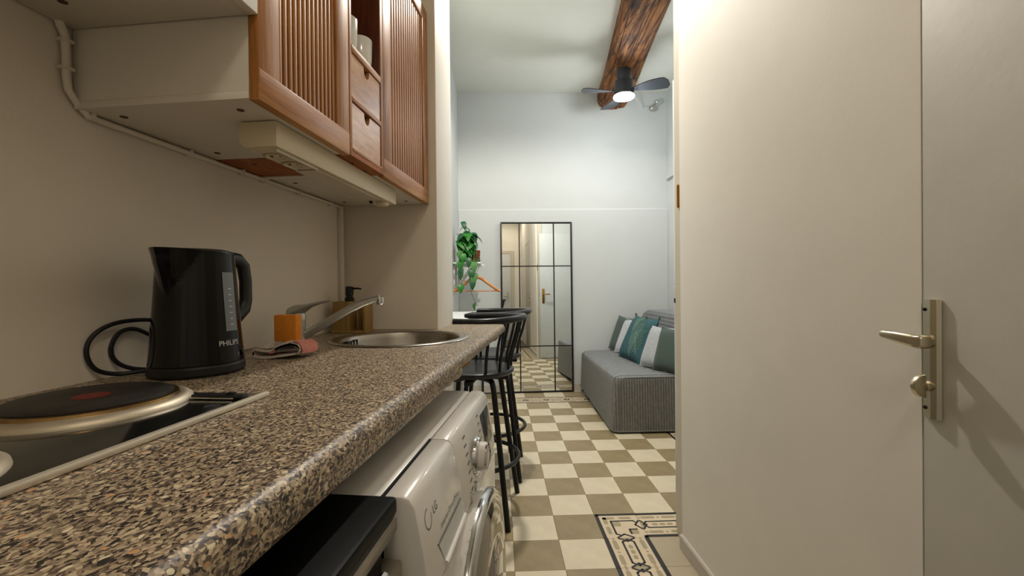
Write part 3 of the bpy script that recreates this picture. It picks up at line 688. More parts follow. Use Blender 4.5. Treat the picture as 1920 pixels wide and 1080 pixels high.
# ------------------------------------------------------------------ wall cabinets
CZ, CT, CF = 1.450, 2.205, -.530       # bottom, top, carcass front
DF = -.510                             # door face
def carcass(name, label, u0, u1, z0, z1, **kw):
    t = thing(name, label, 'cabinet', (-.70, (u0+u1)/2, z0), kit=True, group='kitchen wall cabinets')
    return t
def tambour_door(t, u0, u1, z0, z1, nsl, st=.058):
    """Oak frame door with vertical slats."""
    d = part('door', MB().box(CF+.001, CF+.004, u0+.03, u1-.03, z0+.03, z1-.03), M['oak_d'], t)
    for a, b in ((u0, u0+st), (u1-st, u1)): part('stile', MB().box(CF+.001, DF, a, b, z0+.0005, z1-.0005), M['oak'], d, bevel=.0025)
    part('rail', MB().box(CF+.0008, DF+.0006, u0+.0002, u1-.0002, z0, z0+.056), M['oak_h'], d, bevel=.0025)
    part('rail', MB().box(CF+.0008, DF+.0006, u0+.0002, u1-.0002, z1-.056, z1), M['oak_h'], d, bevel=.0025)
    w = (u1-u0-2*st)/nsl
    sl = MB().ring([[(-.008, .0028, z), (-.0012, .0032, z), (0, w*.36, z), (0, w*.64, z), (-.0012, w-.0032, z), (-.008, w-.0028, z)] for z in (0, z1-z0-.10)]).mesh('slat', M['oak'], smooth=True)
    o0 = ORG[t]
    for k in range(nsl): share('slat', sl, d, (DF-.004-o0[0], u0+st+k*w-o0[1], z0+.05-o0[2]))
    return d
def carcass_body(t, u0, u1, z0, z1, side_l=True, open_=False):
    c = part('carcass', MB().box(VB+.003, CF, u0, u0+.016, z0+.014, z1).box(VB+.003, CF, u1-.016, u1, z0+.014, z1).box(VB+.003, CF-.0003, u0+.016, u1-.016, z1-.016, z1).box(VB+.003, VB+.011, u0+.016, u1-.016, z0+.014, z1-.016), M['white_lam'], t)
    part('bottom_board', MB().box(VB+.003, CF, u0-.0008, u1+.0008, z0, z0+.0138), M['white_lam'], t, bevel=.001)
    return c
def screws(t, pts, z):
    for v, u in pts: part('screw_cap', MB().lathe([(.0065, z-.0012), (.0065, z+.001)], (v, u, 0), 14), M['screw'], t)
t = carcass('kitchen_cabinet', 'white wall cabinet with an oak slatted door, left of the small drawers', .692, 1.014, CZ, CT)
carcass_body(t, .692, 1.012, CZ, CT); tambour_door(t, .690, 1.014, CZ-.004, CT, 13)
screws(t, ((-.82, .735), (-.58, .735), (-.82, .96), (-.58, .965)), CZ)
t = carcass('kitchen_cabinet', 'white wall cabinet with an oak slatted door, beside the stub wall', 1.222, 1.66, CZ, CT)
carcass_body(t, 1.224, 1.66, CZ, CT); tambour_door(t, 1.222, 1.661, CZ-.004, CT, 15)
screws(t, ((-.82, 1.27), (-.58, 1.60), (-.82, 1.58), (-.58, 1.28)), CZ)
# drawer unit between them
t = thing('drawer_unit', 'narrow oak wall unit with an open shelf above two small drawers', 'cabinet', (-.70, 1.118, CZ), kit=True, group='kitchen wall cabinets')
ua, ub = 1.016, 1.220
part('carcass', MB().box(VB+.003, DF-.001, ua, ua+.014, CZ+.014, CT).box(VB+.003, DF-.001, ub-.014, ub, CZ+.014, CT).box(VB+.003, VB+.012, ua+.014, ub-.014, CZ+.014, CT).box(VB+.003, DF-.001, ua+.014, ub-.014, CT-.016, CT), M['oak_d'], t)
part('bottom_board', MB().box(VB+.003, DF, ua, ub, CZ, CZ+.014), M['oak_u'], t, 'raw brown underside')
part('face_strip', MB().box(DF-.003, DF, ub-.016, ub, CZ, CT), M['oak'], t, bevel=.001); part('face_strip', MB().box(DF-.003, DF, ua, ua+.012, CZ, CT), M['oak'], t, bevel=.001)
for z0, z1 in ((1.712, 1.730), (1.588, 1.601), (CZ+.0142, CZ+.020)): part('shelf_board', MB().box(VB+.012, DF+.001, ua+.012, ub-.016, z0, z1), M['oak_h'], t, bevel=.001)
for z0, z1 in ((CZ+.022, 1.585), (1.603, 1.709)):
    um = (ua+ub)/2-.002; P = [(ua+.013, z0), (ub-.018, z0), (ub-.018, z1)]
    P += [(um+.017*math.cos(a), z1-.001-.026*math.sin(a)) for a in [PI*k/12 for k in range(13)]]
    P += [(ua+.013, z1)]
    dw = part('drawer', MB().prism(P, 'x', DF-.014, DF-.002), M['oak_f'], t)
    part('drawer_box', MB().box(VB+.05, DF-.0142, ua+.02, ub-.025, z0+.004, z1-.012), M['oak_d'], dw)
    part('finger_pull', MB().box(DF-.0142, DF-.0128, um-.016, um+.016, z1-.025, z1-.003), M['dark'], dw)
screws(t, ((-.545, 1.09), (-.545, 1.17), (-.80, 1.06)), CZ)
solo('filler_strip', MB().box(VB+.004, -.70, 1.18, 1.205, CZ-.0040, CZ-.0005), M['white_lam'], (-.78, 1.19, CZ-.004), kit=True, label='white batten under the small oak drawer unit', cat='batten')
# nearer, higher cabinet
t = carcass('kitchen_cabinet', 'white wall cabinet mounted higher, nearest the camera', .05, .689, 1.594, 2.3)
carcass_body(t, .06, .688, 1.592, 2.30); part('door', MB().box(CF+.001, DF+.002, .06, .688, 1.590, 2.30), M['white_lam'], t, bevel=.002)
screws(t, ((-.80, .62), (-.58, .62), (-.58, .15), (-.80, .15)), 1.592)
# cups on the open shelf
for (v, u, lab) in ((-.548, 1.072, 'white ceramic cup on the open oak shelf, nearer the slatted door on the left'), (-.552, 1.170, 'white ceramic cup on the open oak shelf, at the right')):
    z = 1.7303
    t = thing('cup', lab, 'cup', (v, u, z), kit=True, group='cups on the oak shelf')
    part('body', MB().lathe([(.021, z+.0005), (.025, z+.004), (.029, z+.03), (.031, z+.088), (.030, z+.09), (.0285, z+.088), (.0265, z+.03), (.02, z+.008), (.001, z+.006)], (v, u, 0), 32), M['ceramic'], t, smooth=True)
    part('handle', MB().tube([(v-.028, u, z+.075), (v-.046, u, z+.070), (v-.050, u, z+.045), (v-.043, u, z+.025), (v-.026, u, z+.02)], .005, 10), M['ceramic'], t, smooth=True)
# under-cabinet light with sockets
def build_strip():
    t = thing('strip_light', 'ivory under-cabinet strip light with built-in sockets', 'strip light', (-.585, 1.09, 1.40), kit=True)
    zt = CZ-.0015; z0 = 1.398; x0, x1 = -.625, -.545
    P = [(x1, zt), (x1, z0)]+[(x0+.018-.018*math.sin(a), z0+.018-.018*math.cos(a)) for a in [PI/2*k/5 for k in range(6)]]+[(x0+.006-.006*math.cos(a), zt-.008+.008*math.sin(a)) for a in [PI/2*k/4 for k in range(5)]]
    part('housing', MB().prism(P, 'y', .785, 1.405), M['fixture'], t, bevel=.002)
    part('diffuser', MB().box(x0+.012, x1-.012, .95, 1.30, z0-.004, z0-.0002), mat('pale_diffuser', '#cfc6b0', .3), t, bevel=.002)
    part('rail_line', MB().box(x1-.011, x1-.009, .80, .945, z0-.005, z0), M['white_lam'], t); part('rail_line', MB().box(x0+.016, x0+.018, .80, 1.39, z0-.003, z0), M['white_lam'], t)
    for u in (.845, .905):
        s_ = part('socket', MB().lathe([(.0215, z0-.001), (.0215, z0-.004), (.019, z0-.004), (.017, z0-.0008), (.001, z0-.0006)], (-.587, u, 0), 28), M['fixture'], t, smooth=True)
        for dv in (-.0095, .0095): part('pin_hole', MB().lathe([(.003, z0-.0015), (.003, z0-.0005)], (-.587+dv, u, 0), 10), M['dark'], s_)
        part('earth_clip', MB().box(-.591, -.583, u-.017, u-.0155, z0-.005, z0-.001), M['brass_c'], s_)
    p = part('plug', MB().lathe([(.019, z0-.0005), (.0195, z0-.006), (.017, z0-.012), (.006, z0-.014)], (-.572, 1.355, 0), 24), M['fixture'], t, smooth=True)
    part('pull_switch', MB().lathe([(.005, z0-.0005), (.005, z0-.007)], (-.60, 1.33, 0), 12), M['dark'], t)
build_strip()

# ------------------------------------------------------------------ washing machine
def build_washer():
    u0, u1 = .532, 1.092; zt = .850
    t = thing('washing_machine', 'white front-loading washing machine under the worktop with a chrome-ringed door', 'washing machine', (-.45, .81, 0), kit=True)
    FV = -.168
    part('casing', MB().prism([(-.74, .012), (FV-.022, .012), (FV-.022, .835), (-.215, .8405), (-.74, .8405)], 'y', u0+.002, u1-.002), M['enamel'], t, bevel=.004)
    for a in (-.70, -.24):
        for b in (u0+.06, u1-.06): part('foot', MB().lathe([(.02, .0005), (.02, .012)], (a, b, 0), 14), M['rubber'], t)
    tp = part('top_plate', MB().prism([(-.745, .841), (-.232, .841), (-.232, zt-.0015), (-.25, zt), (-.745, zt)], 'y', u0, u1), M['enamel'], t, bevel=.002)
    # upper fascia: drawer front (near) and control panel (far)
    def prof(d=0): return [(-.228, .714), (FV-.004+d, .708), (FV+d, .716), (FV-.008+d, .775), (-.188+d, .836), (-.196+d, zt-.002), (-.206+d, zt+.0005), (-.2286, zt+.0005)]
    us = .742
    part('control_panel', MB().prism(prof(), 'y', us+.001, u1), M['enamel'], t, bevel=.003)
    dw = part('detergent_drawer', MB().prism(prof(.0015), 'y', u0, us-.0015), M['enamel'], t, bevel=.006)
    part('drawer_seam', MB().box(-.2322, -.2286, u0+.001, us, zt-.012, zt+.0007).box(-.2322, -.2290, u0-.0004, u0+.002, .72, zt+.0007), M['dark'], t)
    part('lower_front', MB().box(-.20, FV, u0, u1, .03, .706), M['enamel'], t, bevel=.006)
    part('kick_panel', MB().box(-.20, FV-.012, u0+.01, u1-.01, .012, .03), M['enamel_l'], t)
    def fv(z): # face of the fascia
        return FV+(-.008)*(z-.716)/.059 if z < .775 else FV-.008-.012*(z-.775)/.061
    def FS(u, z, off=.0022):
        def f(x, y): return (fv(z+y)+off, u+x, z+y)
        return f
    # recessed drawer grip
    part('grip_recess', MB().poly([(fv(.750)+.0021, .586, .758), (fv(.745)+.0021, .722, .757), (fv(.725)+.0021, .728, .725), (fv(.722)+.0021, .606, .722)]), M['enamel_l'], dw)
    part('grip_lip', MB().tube([(fv(.722)+.003, .603, .7215), (fv(.724)+.003, .730, .724)], .0045, 10), M['enamel'], dw, smooth=True)
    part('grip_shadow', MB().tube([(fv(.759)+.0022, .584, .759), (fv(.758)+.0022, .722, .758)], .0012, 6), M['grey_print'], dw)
    lg = MB(); n = 26
    for k in range(n):                            # open ring of the round emblem
        a, b = rad(80+k*290/n), rad(80+(k+1)*290/n); F = FS(.567, .805, .0022)
        lg.poly([F(r*math.cos(q), r*math.sin(q)) for r, q in ((.0135, a), (.0120, a), (.0120, b), (.0135, b))])
    text_mb('LG', .017, lg, FS(.598, .805, .0022))
    part('emblem', lg, M['grey_print'], dw, 'grey round emblem and letters')
    part('lettering', text_mb('Inverter DirectDrive', .0125, None, FS(.660, .772, .0022)), M['grey_print'], dw, 'grey lettering')
    # knob
    uk, zk = .872, .770; va = fv(zk)
    kn = part('knob_ring', MB().lathe([(.039, va), (.039, va+.005), (.036, va+.010), (.029, va+.011)], (0, uk, zk), 40, 'x'), M['chrome'], t, smooth=True)
    part('knob', MB().lathe([(.029, va+.004), (.0285, va+.024), (.0255, va+.027), (.001, va+.0275)], (0, uk, zk), 36, 'x'), M['enamel'], kn, smooth=True)
    part('knob_cap', MB().lathe([(.0285, va+.0235), (.0288, va+.027), (.022, va+.0295), (.021, va+.0276)], (0, uk, zk), 36, 'x', caps=(False, False)), M['chrome'], kn, smooth=True)
    ml = MB()
    for k in range(7):
        z = .828-k*.0165
        for uu, s_ in ((.803, .020), (.940, .016)): ml.poly([(fv(z)+.0008, uu, z), (fv(z)+.0008, uu+s_, z), (fv(z+.003)+.0008, uu+s_, z+.003), (fv(z+.003)+.0008, uu, z+.003)])
    part('programme_print', ml, M['grey_print'], t)
    part('display', MB().prism([(fv(.742)-.004, .742), (fv(.742)+.0012, .742), (fv(.82)+.0012, .822), (fv(.82)-.004, .822)], 'y', .975, 1.07), M['display'], t, bevel=.002)
    for k in range(2):
        part('button', MB().lathe([(.010, fv(.725)), (.010, fv(.725)+.003), (.008, fv(.725)+.004)], (0, .80+k*.04, .722), 20, 'x'), M['chrome'], t, smooth=True)
    # porthole door
    ud, zd = .815, .472; c = (0, ud, zd)
    d = part('door', MB().lathe([(.236, FV-.001), (.238, FV+.012), (.232, FV+.022)], c, 64, 'x', caps=(True, False)), M['enamel'], t, smooth=True)
    part('chrome_ring', MB().lathe([(.2375, FV+.010), (.2385, FV+.022), (.230, FV+.030), (.217, FV+.029), (.211, FV+.022)], c, 72, 'x', caps=(False, False)), M['chrome'], d, smooth=True, ang=70)
    part('mirror_ring', MB().lathe([(.213, FV+.023), (.200, FV+.033), (.165, FV+.040), (.150, FV+.039)], c, 72, 'x', caps=(False, False)), M['mirror_ring'], d, smooth=True, ang=70)
    part('door_glass', MB().lathe([(.151, FV+.038), (.13, FV+.045), (.08, FV+.051), (.001, FV+.053)], c, 64, 'x', caps=(False, False)), M['washer_glass'], d, smooth=True, ang=70)
    part('sticker', MB().box(FV+.0003, FV+.0008, .60, .665, .588, .648), M['red_st'], t, 'red sticker')
build_washer()

def build_fridge():
    u0, u1 = -.02, .523; zt = .858
    t = thing('under_counter_fridge', 'black-topped under-counter appliance with a silver front beside the washing machine', 'fridge', (-.45, .25, 0), kit=True)
    part('body', MB().box(-.74, -.245, u0+.004, u1-.004, .02, zt-.024), M['silver'], t)
    part('top', MB().box(-.745, -.205, u0, u1, zt-.023, zt), M['fridge_top'], t, 'glossy black top', bevel=.006)
    part('trim_strip', MB().box(-.244, -.2045, u0+.002, u1-.002, zt-.044, zt-.0235), M['silver'], t, bevel=.004)
    d = part('door', MB().box(-.243, -.198, u0+.002, u1-.002, .06, zt-.078), M['silver'], t, bevel=.006)
    part('grip_recess', MB().box(-.242, -.215, u0+.01, u1-.03, zt-.080, zt-.0445), M['dark'], t)
    part('grip_edge', MB().tube([(-.206, u0+.05, zt-.070), (-.203, u1-.05, zt-.070)], .006, 8), M['chrome'], d, smooth=True)
    for a in (-.70, -.27):
        for b in (u0+.05, u1-.05): part('foot', MB().lathe([(.02, .0005), (.02, .02)], (a, b, 0), 14), M['rubber'], t)
build_fridge()

# ================================================================== MAIN ROOM
def smoothpath(P, m=5):
    out = []; P = [Vector(p) for p in P]
    for i in range(len(P)-1):
        p0, p1, p2, p3 = P[max(i-1, 0)], P[i], P[i+1], P[min(i+2, len(P)-1)]
        for k in range(m):
            s_ = k/m; out.append(.5*((2*p1)+(p2-p0)*s_+(2*p0-5*p1+4*p2-p3)*s_*s_+(3*p1-p0-3*p2+p3)*s_**3))
    return out+[P[-1]]
def build_stool(label):
    """Local frame: sitter faces -x, back hoop on +x."""
    t = thing('bar_stool', label, 'stool', (0, 0, 0), group='bar stools at the white bar table')
    ZS = .715
    part('seat', MB().lathe([(.150, ZS-.028), (.190, ZS-.026), (.196, ZS-.015), (.194, ZS-.004), (.180, ZS+.004), (.10, ZS-.002), (.001, ZS-.005)], (0, 0, 0), 48), M['stool_seat'], t, smooth=True)
    part('swivel', MB().lathe([(.10, ZS-.040), (.10, ZS-.028)], (0, 0, 0), 24), M['stool'], t)
    part('under_frame', MB().obox((0, 0, ZS-.048), (.17, 0, 0), (0, .017, 0), (0, 0, .010)).obox((0, 0, ZS-.048), (0, .17, 0), (.017, 0, 0), (0, 0, .010)), M['stool'], t, bevel=.002)
    lt = .105; lb = .185
    for sx in (-1, 1):
        for sy in (-1, 1):
            part('leg', MB().tube([(sx*.03, sy*.03, ZS-.048), (sx*lt*.8, sy*lt*.8, ZS-.047), (sx*lt*.97, sy*lt*.97, ZS-.052), (sx*lt*1.03, sy*lt*1.03, ZS-.068), (sx*lt*1.09, sy*lt*1.09, ZS-.10), (sx*lb, sy*lb, .001)], .0135, 12), M['stool'], t, smooth=True)
    part('foot_ring', MB().tube([(.215*math.cos(2*PI*k/48), .215*math.sin(2*PI*k/48), .27) for k in range(48)], .0105, 10, closed=True), M['stool'], t, smooth=True)
    zr = .968
    pts = [(.235*math.cos(a)+.012, .215*math.sin(a), zr-.012*abs(math.sin(a))) for a in [rad(-118+236*k/36) for k in range(37)]]
    part('back_rail', MB().tube(pts, [.010]+[.0165]*35+[.010], 14), M['stool'], t, smooth=True)
    for a in (-100, -62, -38, -16, 16, 38, 62, 100):
        c, s_ = math.cos(rad(a)), math.sin(rad(a))
        part('spindle', MB().tube(smoothpath([(.180*c, .180*s_, ZS-.01), (.188*c, .188*s_, ZS+.06), (.212*c+.004, .212*s_, ZS+.15), (.232*c+.01, .212*s_, zr-.004)], 4), .0075, 8), M['stool'], t, smooth=True)
    return t
def dup(root, label):
    r = root.copy(); COL.objects.link(r); r['label'] = label
    for ch in list(root.children):
        c = ch.copy(); COL.objects.link(c); c.parent = r
        for g in list(ch.children):
            d = g.copy(); COL.objects.link(d); d.parent = c
    return r
s1 = build_stool('black metal bar stool with a curved spindle back, nearest the worktop end')
s2 = dup(s1, 'black metal bar stool with a curved spindle back, further from the worktop')
s1.location = (-.375, -1.915, 0); s1.rotation_euler = (0, 0, rad(-9))
s2.location = (-.315, -1.445, 0); s2.rotation_euler = (0, 0, rad(-4))
# bar table
t = thing('bar_table', 'narrow white bar table against the left wall behind the stools', 'table', (-.54, -1.2, 0))
part('table_top', MB().box(XL+.003, -.43, -1.75, -.70, .895, .92), M['white_lac'], t, bevel=.003)
for y in (-1.66, -.76): part('leg', MB().box(-.64, -.46, y-.012, y+.012, .0008, .8945), M['white_lac'], t, bevel=.003)
# wire stand by the far left corner
t = thing('luggage_rack', 'low thin black metal rack on the floor left of the mirror', 'rack', (-.38, .2, 0))
for x in (-.42, -.23):
    for y in (.03, .30): part('leg', MB().box(x-.006, x+.006, y-.006, y+.006, .0008, .44), M['frame_blk'], t)
for y in (.03, .30): part('rail', MB().box(-.414, -.236, y-.006, y+.006, .428, .44), M['frame_blk'], t)
for x in (-.42, -.23): part('runner', MB().box(x-.005, x+.005, .036, .294, .430, .439), M['frame_blk'], t)
part('stretcher', MB().box(-.414, -.236, .294, .306, .02, .03), M['frame_blk'], t)
# mirror
def build_mirror():
    W, H = .752, 1.782; 
    t = bpy.data.objects.new('leaning_mirror', None); link(t); ORG[t] = (0, 0, 0)
    t.location = (.146, .392, 0); t.rotation_euler = (rad(-.9), 0, rad(MIR_YAW))
    tag(t, 'tall black-framed window-pane mirror leaning against the far wall', 'mirror')
    b = .008
    xs = [-W/2, -W/2+W*.262, -W/2+W*.742, W/2]; zs = [0, H*.272, H*.741, H]
    part('backing', MB().box(-W/2+.004, W/2-.004, .006, .012, .004, H-.004), M['frame_blk'], t)
    for x in (xs[0]+b, xs[3]-b): part('frame_bar', MB().box(x-b, x+b, -.012, .014, 0.0008, H), M['frame_blk'], t, bevel=.001)
    for z in (b+.0008, H-b): part('frame_bar', MB().box(-W/2+2*b, W/2-2*b, -.012, .014, z-b, z+b), M['frame_blk'], t, bevel=.001)
    for x in xs[1:3]: part('glazing_bar', MB().box(x-.0055, x+.0055, -.009, .005, 2*b, H-2*b), M['frame_blk'], t)
    for z in zs[1:3]: part('glazing_bar', MB().box(-W/2+2*b, W/2-2*b, -.0085, .005, z-.0055, z+.0055), M['frame_blk'], t)
    for i in range(3):
        for j in range(3):
            x0 = xs[i]+.004; x1 = xs[i+1]-.004; z0 = zs[j]+.004; z1 = zs[j+1]-.004
            part('pane', MB().box(x0, x1, 0, .004, z0, z1), M['mirror'], t)
MIR_YAW = 1.45
build_mirror()

# ------------------------------------------------------------------ sofa
def rbox_rings(x0, x1, y0, y1, z0, z1, r, n=6):
    """rounded-in-plan box wall rings with a rounded top edge."""
    def loop(ins, z, rr):
        P = []
        for cx, cy, a0 in ((x1-rr-ins, y1-rr-ins, 0), (x0+rr+ins, y1-rr-ins, 90), (x0+rr+ins, y0+rr+ins, 180), (x1-rr-ins, y0+rr+ins, 270)):
            for k in range(n+1):
                a = rad(a0+90*k/n); P.append((cx+rr*math.cos(a), cy+rr*math.sin(a), z))
        return P
    return loop
def build_sofa():
    t = thing('sofa', 'small grey sofa under a quilted throw cover against the far wall', 'sofa', (1.0, -.2, 0))
    x0, x1, y0, y1, zt = .60, 1.30, -.885, .402, .435
    lp = rbox_rings(x0, x1, y0, y1, 0, zt, .05)
    # skirt of the cover, flaring a little and lifting at the corners
    mb = MB(); R = []
    for k in range(9):
        q = k/8; z = .022+q*(zt-.065); L = lp(-.012*(1-q), z, .055)
        if k == 0:
            L = [(x, y, z+.055*max(0, min(1, (y-y0-.05)/.10))+.008*math.sin(y*9)) for x, y, z in L]
        R.append(L)
    for k in range(1, 6):
        a = rad(90*k/5); R.append(lp(.045*(1-math.cos(a)), zt-.045+.045*math.sin(a)*1.0, .055-.0*k))
    sk = MB().ring(R, caps=(False, True))
    # choose material by face direction
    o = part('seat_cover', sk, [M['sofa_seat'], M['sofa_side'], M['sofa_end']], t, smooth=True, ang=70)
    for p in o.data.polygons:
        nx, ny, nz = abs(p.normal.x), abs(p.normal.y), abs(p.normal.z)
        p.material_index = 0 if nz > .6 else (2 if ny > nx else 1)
    part('base', MB().box(x0+.06, x1-.02, y0+.06, y1-.04, .03, .20), M['dark'], t)
    for a in (x0+.10, x1-.10):
        for b in (y0+.10, y1-.10): part('foot', MB().box(a-.02, a+.02, b-.02, b+.02, .0008, .035), M['frame_blk'], t)
    zp = zt-.02
    part('piping', MB().tube([(x0+.045, y0-.009, .04), (x0+.045, y0-.004, .2), (x0+.045, y0+.0, zp-.06), (x0+.055, y0+.004, zp-.02), (x0+.085, y0+.008, zp), (x0+.2, y0+.008, zp+.002), (x1-.10, y0+.008, zp+.002)], .005, 8), M['piping'], t, smooth=True)
    part('hem', MB().tube([(x, y, z+.004) for x, y, z in R[0]], .0055, 8, closed=True), M['piping'], t, smooth=True)
    # back with rounded top corners
    P = [(y0+.03, .25), (y1-.02, .25)]
    for k in range(9): a = rad(90*k/8); P.append((y1-.02-.20+.20*math.cos(a), .865-.16+.16*math.sin(a)))
    for k in range(9): a = rad(90+90*k/8); P.append((y0+.03+.20+.20*math.cos(a), .865-.16+.16*math.sin(a)))
    part('backrest', MB().ring([[(x+.10*(z-.25), y, z) for y, z in P] for x in (1.17, 1.36)]), M['sofa_back'], t, bevel=.035, seg=4, ang=60)
build_sofa()

def build_cushion(label, loc, face, tilt, size, fab, thick=.13, roll=0, prn=None, tassels=False):
    """Cushion: normal points to azimuth `face` (deg), leaning back by tilt; loc = base centre."""
    t = thing('cushion', label, 'cushion', loc, group='scatter cushions on the sofa')
    w, h = size; n = 14
    def pt(i, j, s_):
        a, b = -1+2*i/n, -1+2*j/n
        e = max(0, (1-a**4)*(1-b**4))**.55
        pin = 1-.07*(1-abs(a)**2)*abs(b)**3-.0; pin2 = 1-.07*(1-abs(b)**2)*abs(a)**3
        return Vector((a*w/2*pin2, s_*(thick/2*e+.0015), b*h/2*pin))
    mats = Matrix.Rotation(rad(face+90), 4, 'Z') @ Matrix.Rotation(rad(-tilt), 4, 'X') @ Matrix.Rotation(rad(roll), 4, 'Y')
    low = min((mats @ pt(i, j, s_)).z for i in range(n+1) for j in range(n+1) for s_ in (-1, 1))
    off = Vector(loc)+Vector((0, 0, -low))
    def W(p): return mats @ p+off
    mb = MB()
    for s_ in (-1, 1):
        mb.add([W(pt(i, j, s_)) for j in range(n+1) for i in range(n+1)], [(j*(n+1)+i, j*(n+1)+i+1, (j+1)*(n+1)+i+1, (j+1)*(n+1)+i) for j in range(n) for i in range(n)])
    bd = [(i, 0) for i in range(n)]+[(n, j) for j in range(n)]+[(i, n) for i in range(n, 0, -1)]+[(0, j) for j in range(n, 0, -1)]
    mb.ring([[W(pt(i, j, s_)) for i, j in bd] for s_ in (-1, 1)], caps=(False, False))
    part('cover', mb, M[fab], t, smooth=True, ang=75)
    part('seam', MB().tube([W((pt(i, j, 1)+pt(i, j, -1))/2) for i, j in bd], .0032, 6, closed=True), M[fab], t, smooth=True)
    if prn:
        def surf(a, b):
            e = max(0, (1-a**4)*(1-b**4))**.55
            return W(Vector((a*w/2, -(thick/2*e+.004), b*h/2)))
        for (ax, bx, L, dr_) in prn:           # palm leaf: spine with ribs
            d = Vector((math.cos(rad(dr_)), math.sin(rad(dr_)))); q = Vector((-d.y, d.x)); mb = MB()
            base = Vector((ax, bx))
            def ok(p): return abs(p.x) < .93 and abs(p.y) < .93
            P = [base+d*L*k/8 for k in range(9)]; P = [p for p in P if ok(p)]
            if len(P) > 2: mb.tube([surf(p.x, p.y) for p in P], .0022, 5)
            for k in range(1, 13):
                for sd in (-1, 1):
                    p0 = base+d*L*k/13; ln = L*.42*math.sin(PI*(k/13)**.8)+.04
                    Q = [p0+(d*.75+q*sd)*ln*m_/4 for m_ in range(5)]; Q = [p for p in Q if ok(p)]
                    if len(Q) > 2: mb.tube([surf(p.x, p.y) for p in Q], .0015, 5)
            if mb.v: part('leaf_print', mb, M['cu_print'], t, 'pale palm leaf pattern')
    if tassels:
        for i, j in ((0, n), (n, n), (n//2, n)):
            p = W((pt(i, j, 1)+pt(i, j, -1))/2); part('tassel', MB().lathe([(.008, -.004), (.011, .012), (.006, .024)], p, 10), M['cu_dark'], t, smooth=True)
    return t
zc = .437
build_cushion('dark green-grey cushion in the far corner of the sofa', (1.00, .255, zc), 197, 20, (.33, .36), 'cu_dark', .07, 3)
build_cushion('pale white cushion tucked behind the teal patterned one', (1.012, .105, zc), 192, 22, (.32, .36), 'cu_white', .07, 0)
build_cushion('teal cushion with a pale palm leaf pattern in the middle of the sofa', (1.00, -.235, zc), 186, 25, (.47, .42), 'cu_teal', .12, 0,
              prn=((.25, -.85, 1.5, 78), (.75, -.7, 1.1, 120), (-.2, .2, .8, 60)), tassels=True)
build_cushion('light grey velvet cushion right of the teal patterned one', (1.045, -.625, zc), 203, 24, (.30, .36), 'cu_grey', .11, 0)
build_cushion('dark green cushion at the near end of the sofa', (1.09, -.775, zc), 210, 20, (.28, .35), 'cu_green', .12, 0)

# ------------------------------------------------------------------ shelf, plant, hanger on the left wall
t = thing('bracket_shelf', 'white bracket shelf on the left wall carrying the plant', 'shelf', (XL+.001, 0, 1.30))
part('board', MB().box(XL+.001, -.41, -.16, .16, 1.322, 1.338), M['white_lac'], t, bevel=.002)
for y in (-.11, .11):
    bk = part('bracket', MB().box(XL+.001, -.385, y-.008, y+.008, 1.305, 1.3215).box(XL+.001, XL+.012, y-.008, y+.008, 1.08, 1.305), M['white_lac'], t, bevel=.001)
    part('strut', MB().tube([(XL+.008, y, 1.09), (-.49, y, 1.308)], .008, 8), M['white_lac'], bk, smooth=True)
def build_hanger():
    x, y, z = -.455, -.125, 1.20
    t = thing('coat_hanger', 'wooden coat hanger hooked on the white shelf bracket', 'hanger', (x, y, z))
    for s_ in (-1, 1):
        P = [(x+s_*.004, y, z), (x+s_*.045, y, z-.012), (x+s_*.10, y, z-.055), (x+s_*.16, y, z-.098), (x+s_*.205, y, z-.125), (x+s_*.222, y, z-.133)]
        part('shoulder', MB().tube(smoothpath(P, 4), [.024]*6+[.021]*8+[.018]*5+[.015, .010], 10, flat=.62), M['hanger'], t, smooth=True, ang=70)
    part('bar', MB().tube([(x-.20, y, z-.127), (x+.20, y, z-.127)], .0055, 8), M['hanger'], t, smooth=True)
    part('hook', MB().tube(smoothpath([(x, y, z+.005), (x, y, z+.045), (x+.014, y, z+.065), (x+.022, y, z+.088), (x+.010, y, z+.110), (x-.012, y, z+.104), (x-.014, y, z+.092)], 5), .0028, 8), M['dull_chrome'], t, smooth=True)
build_hanger()
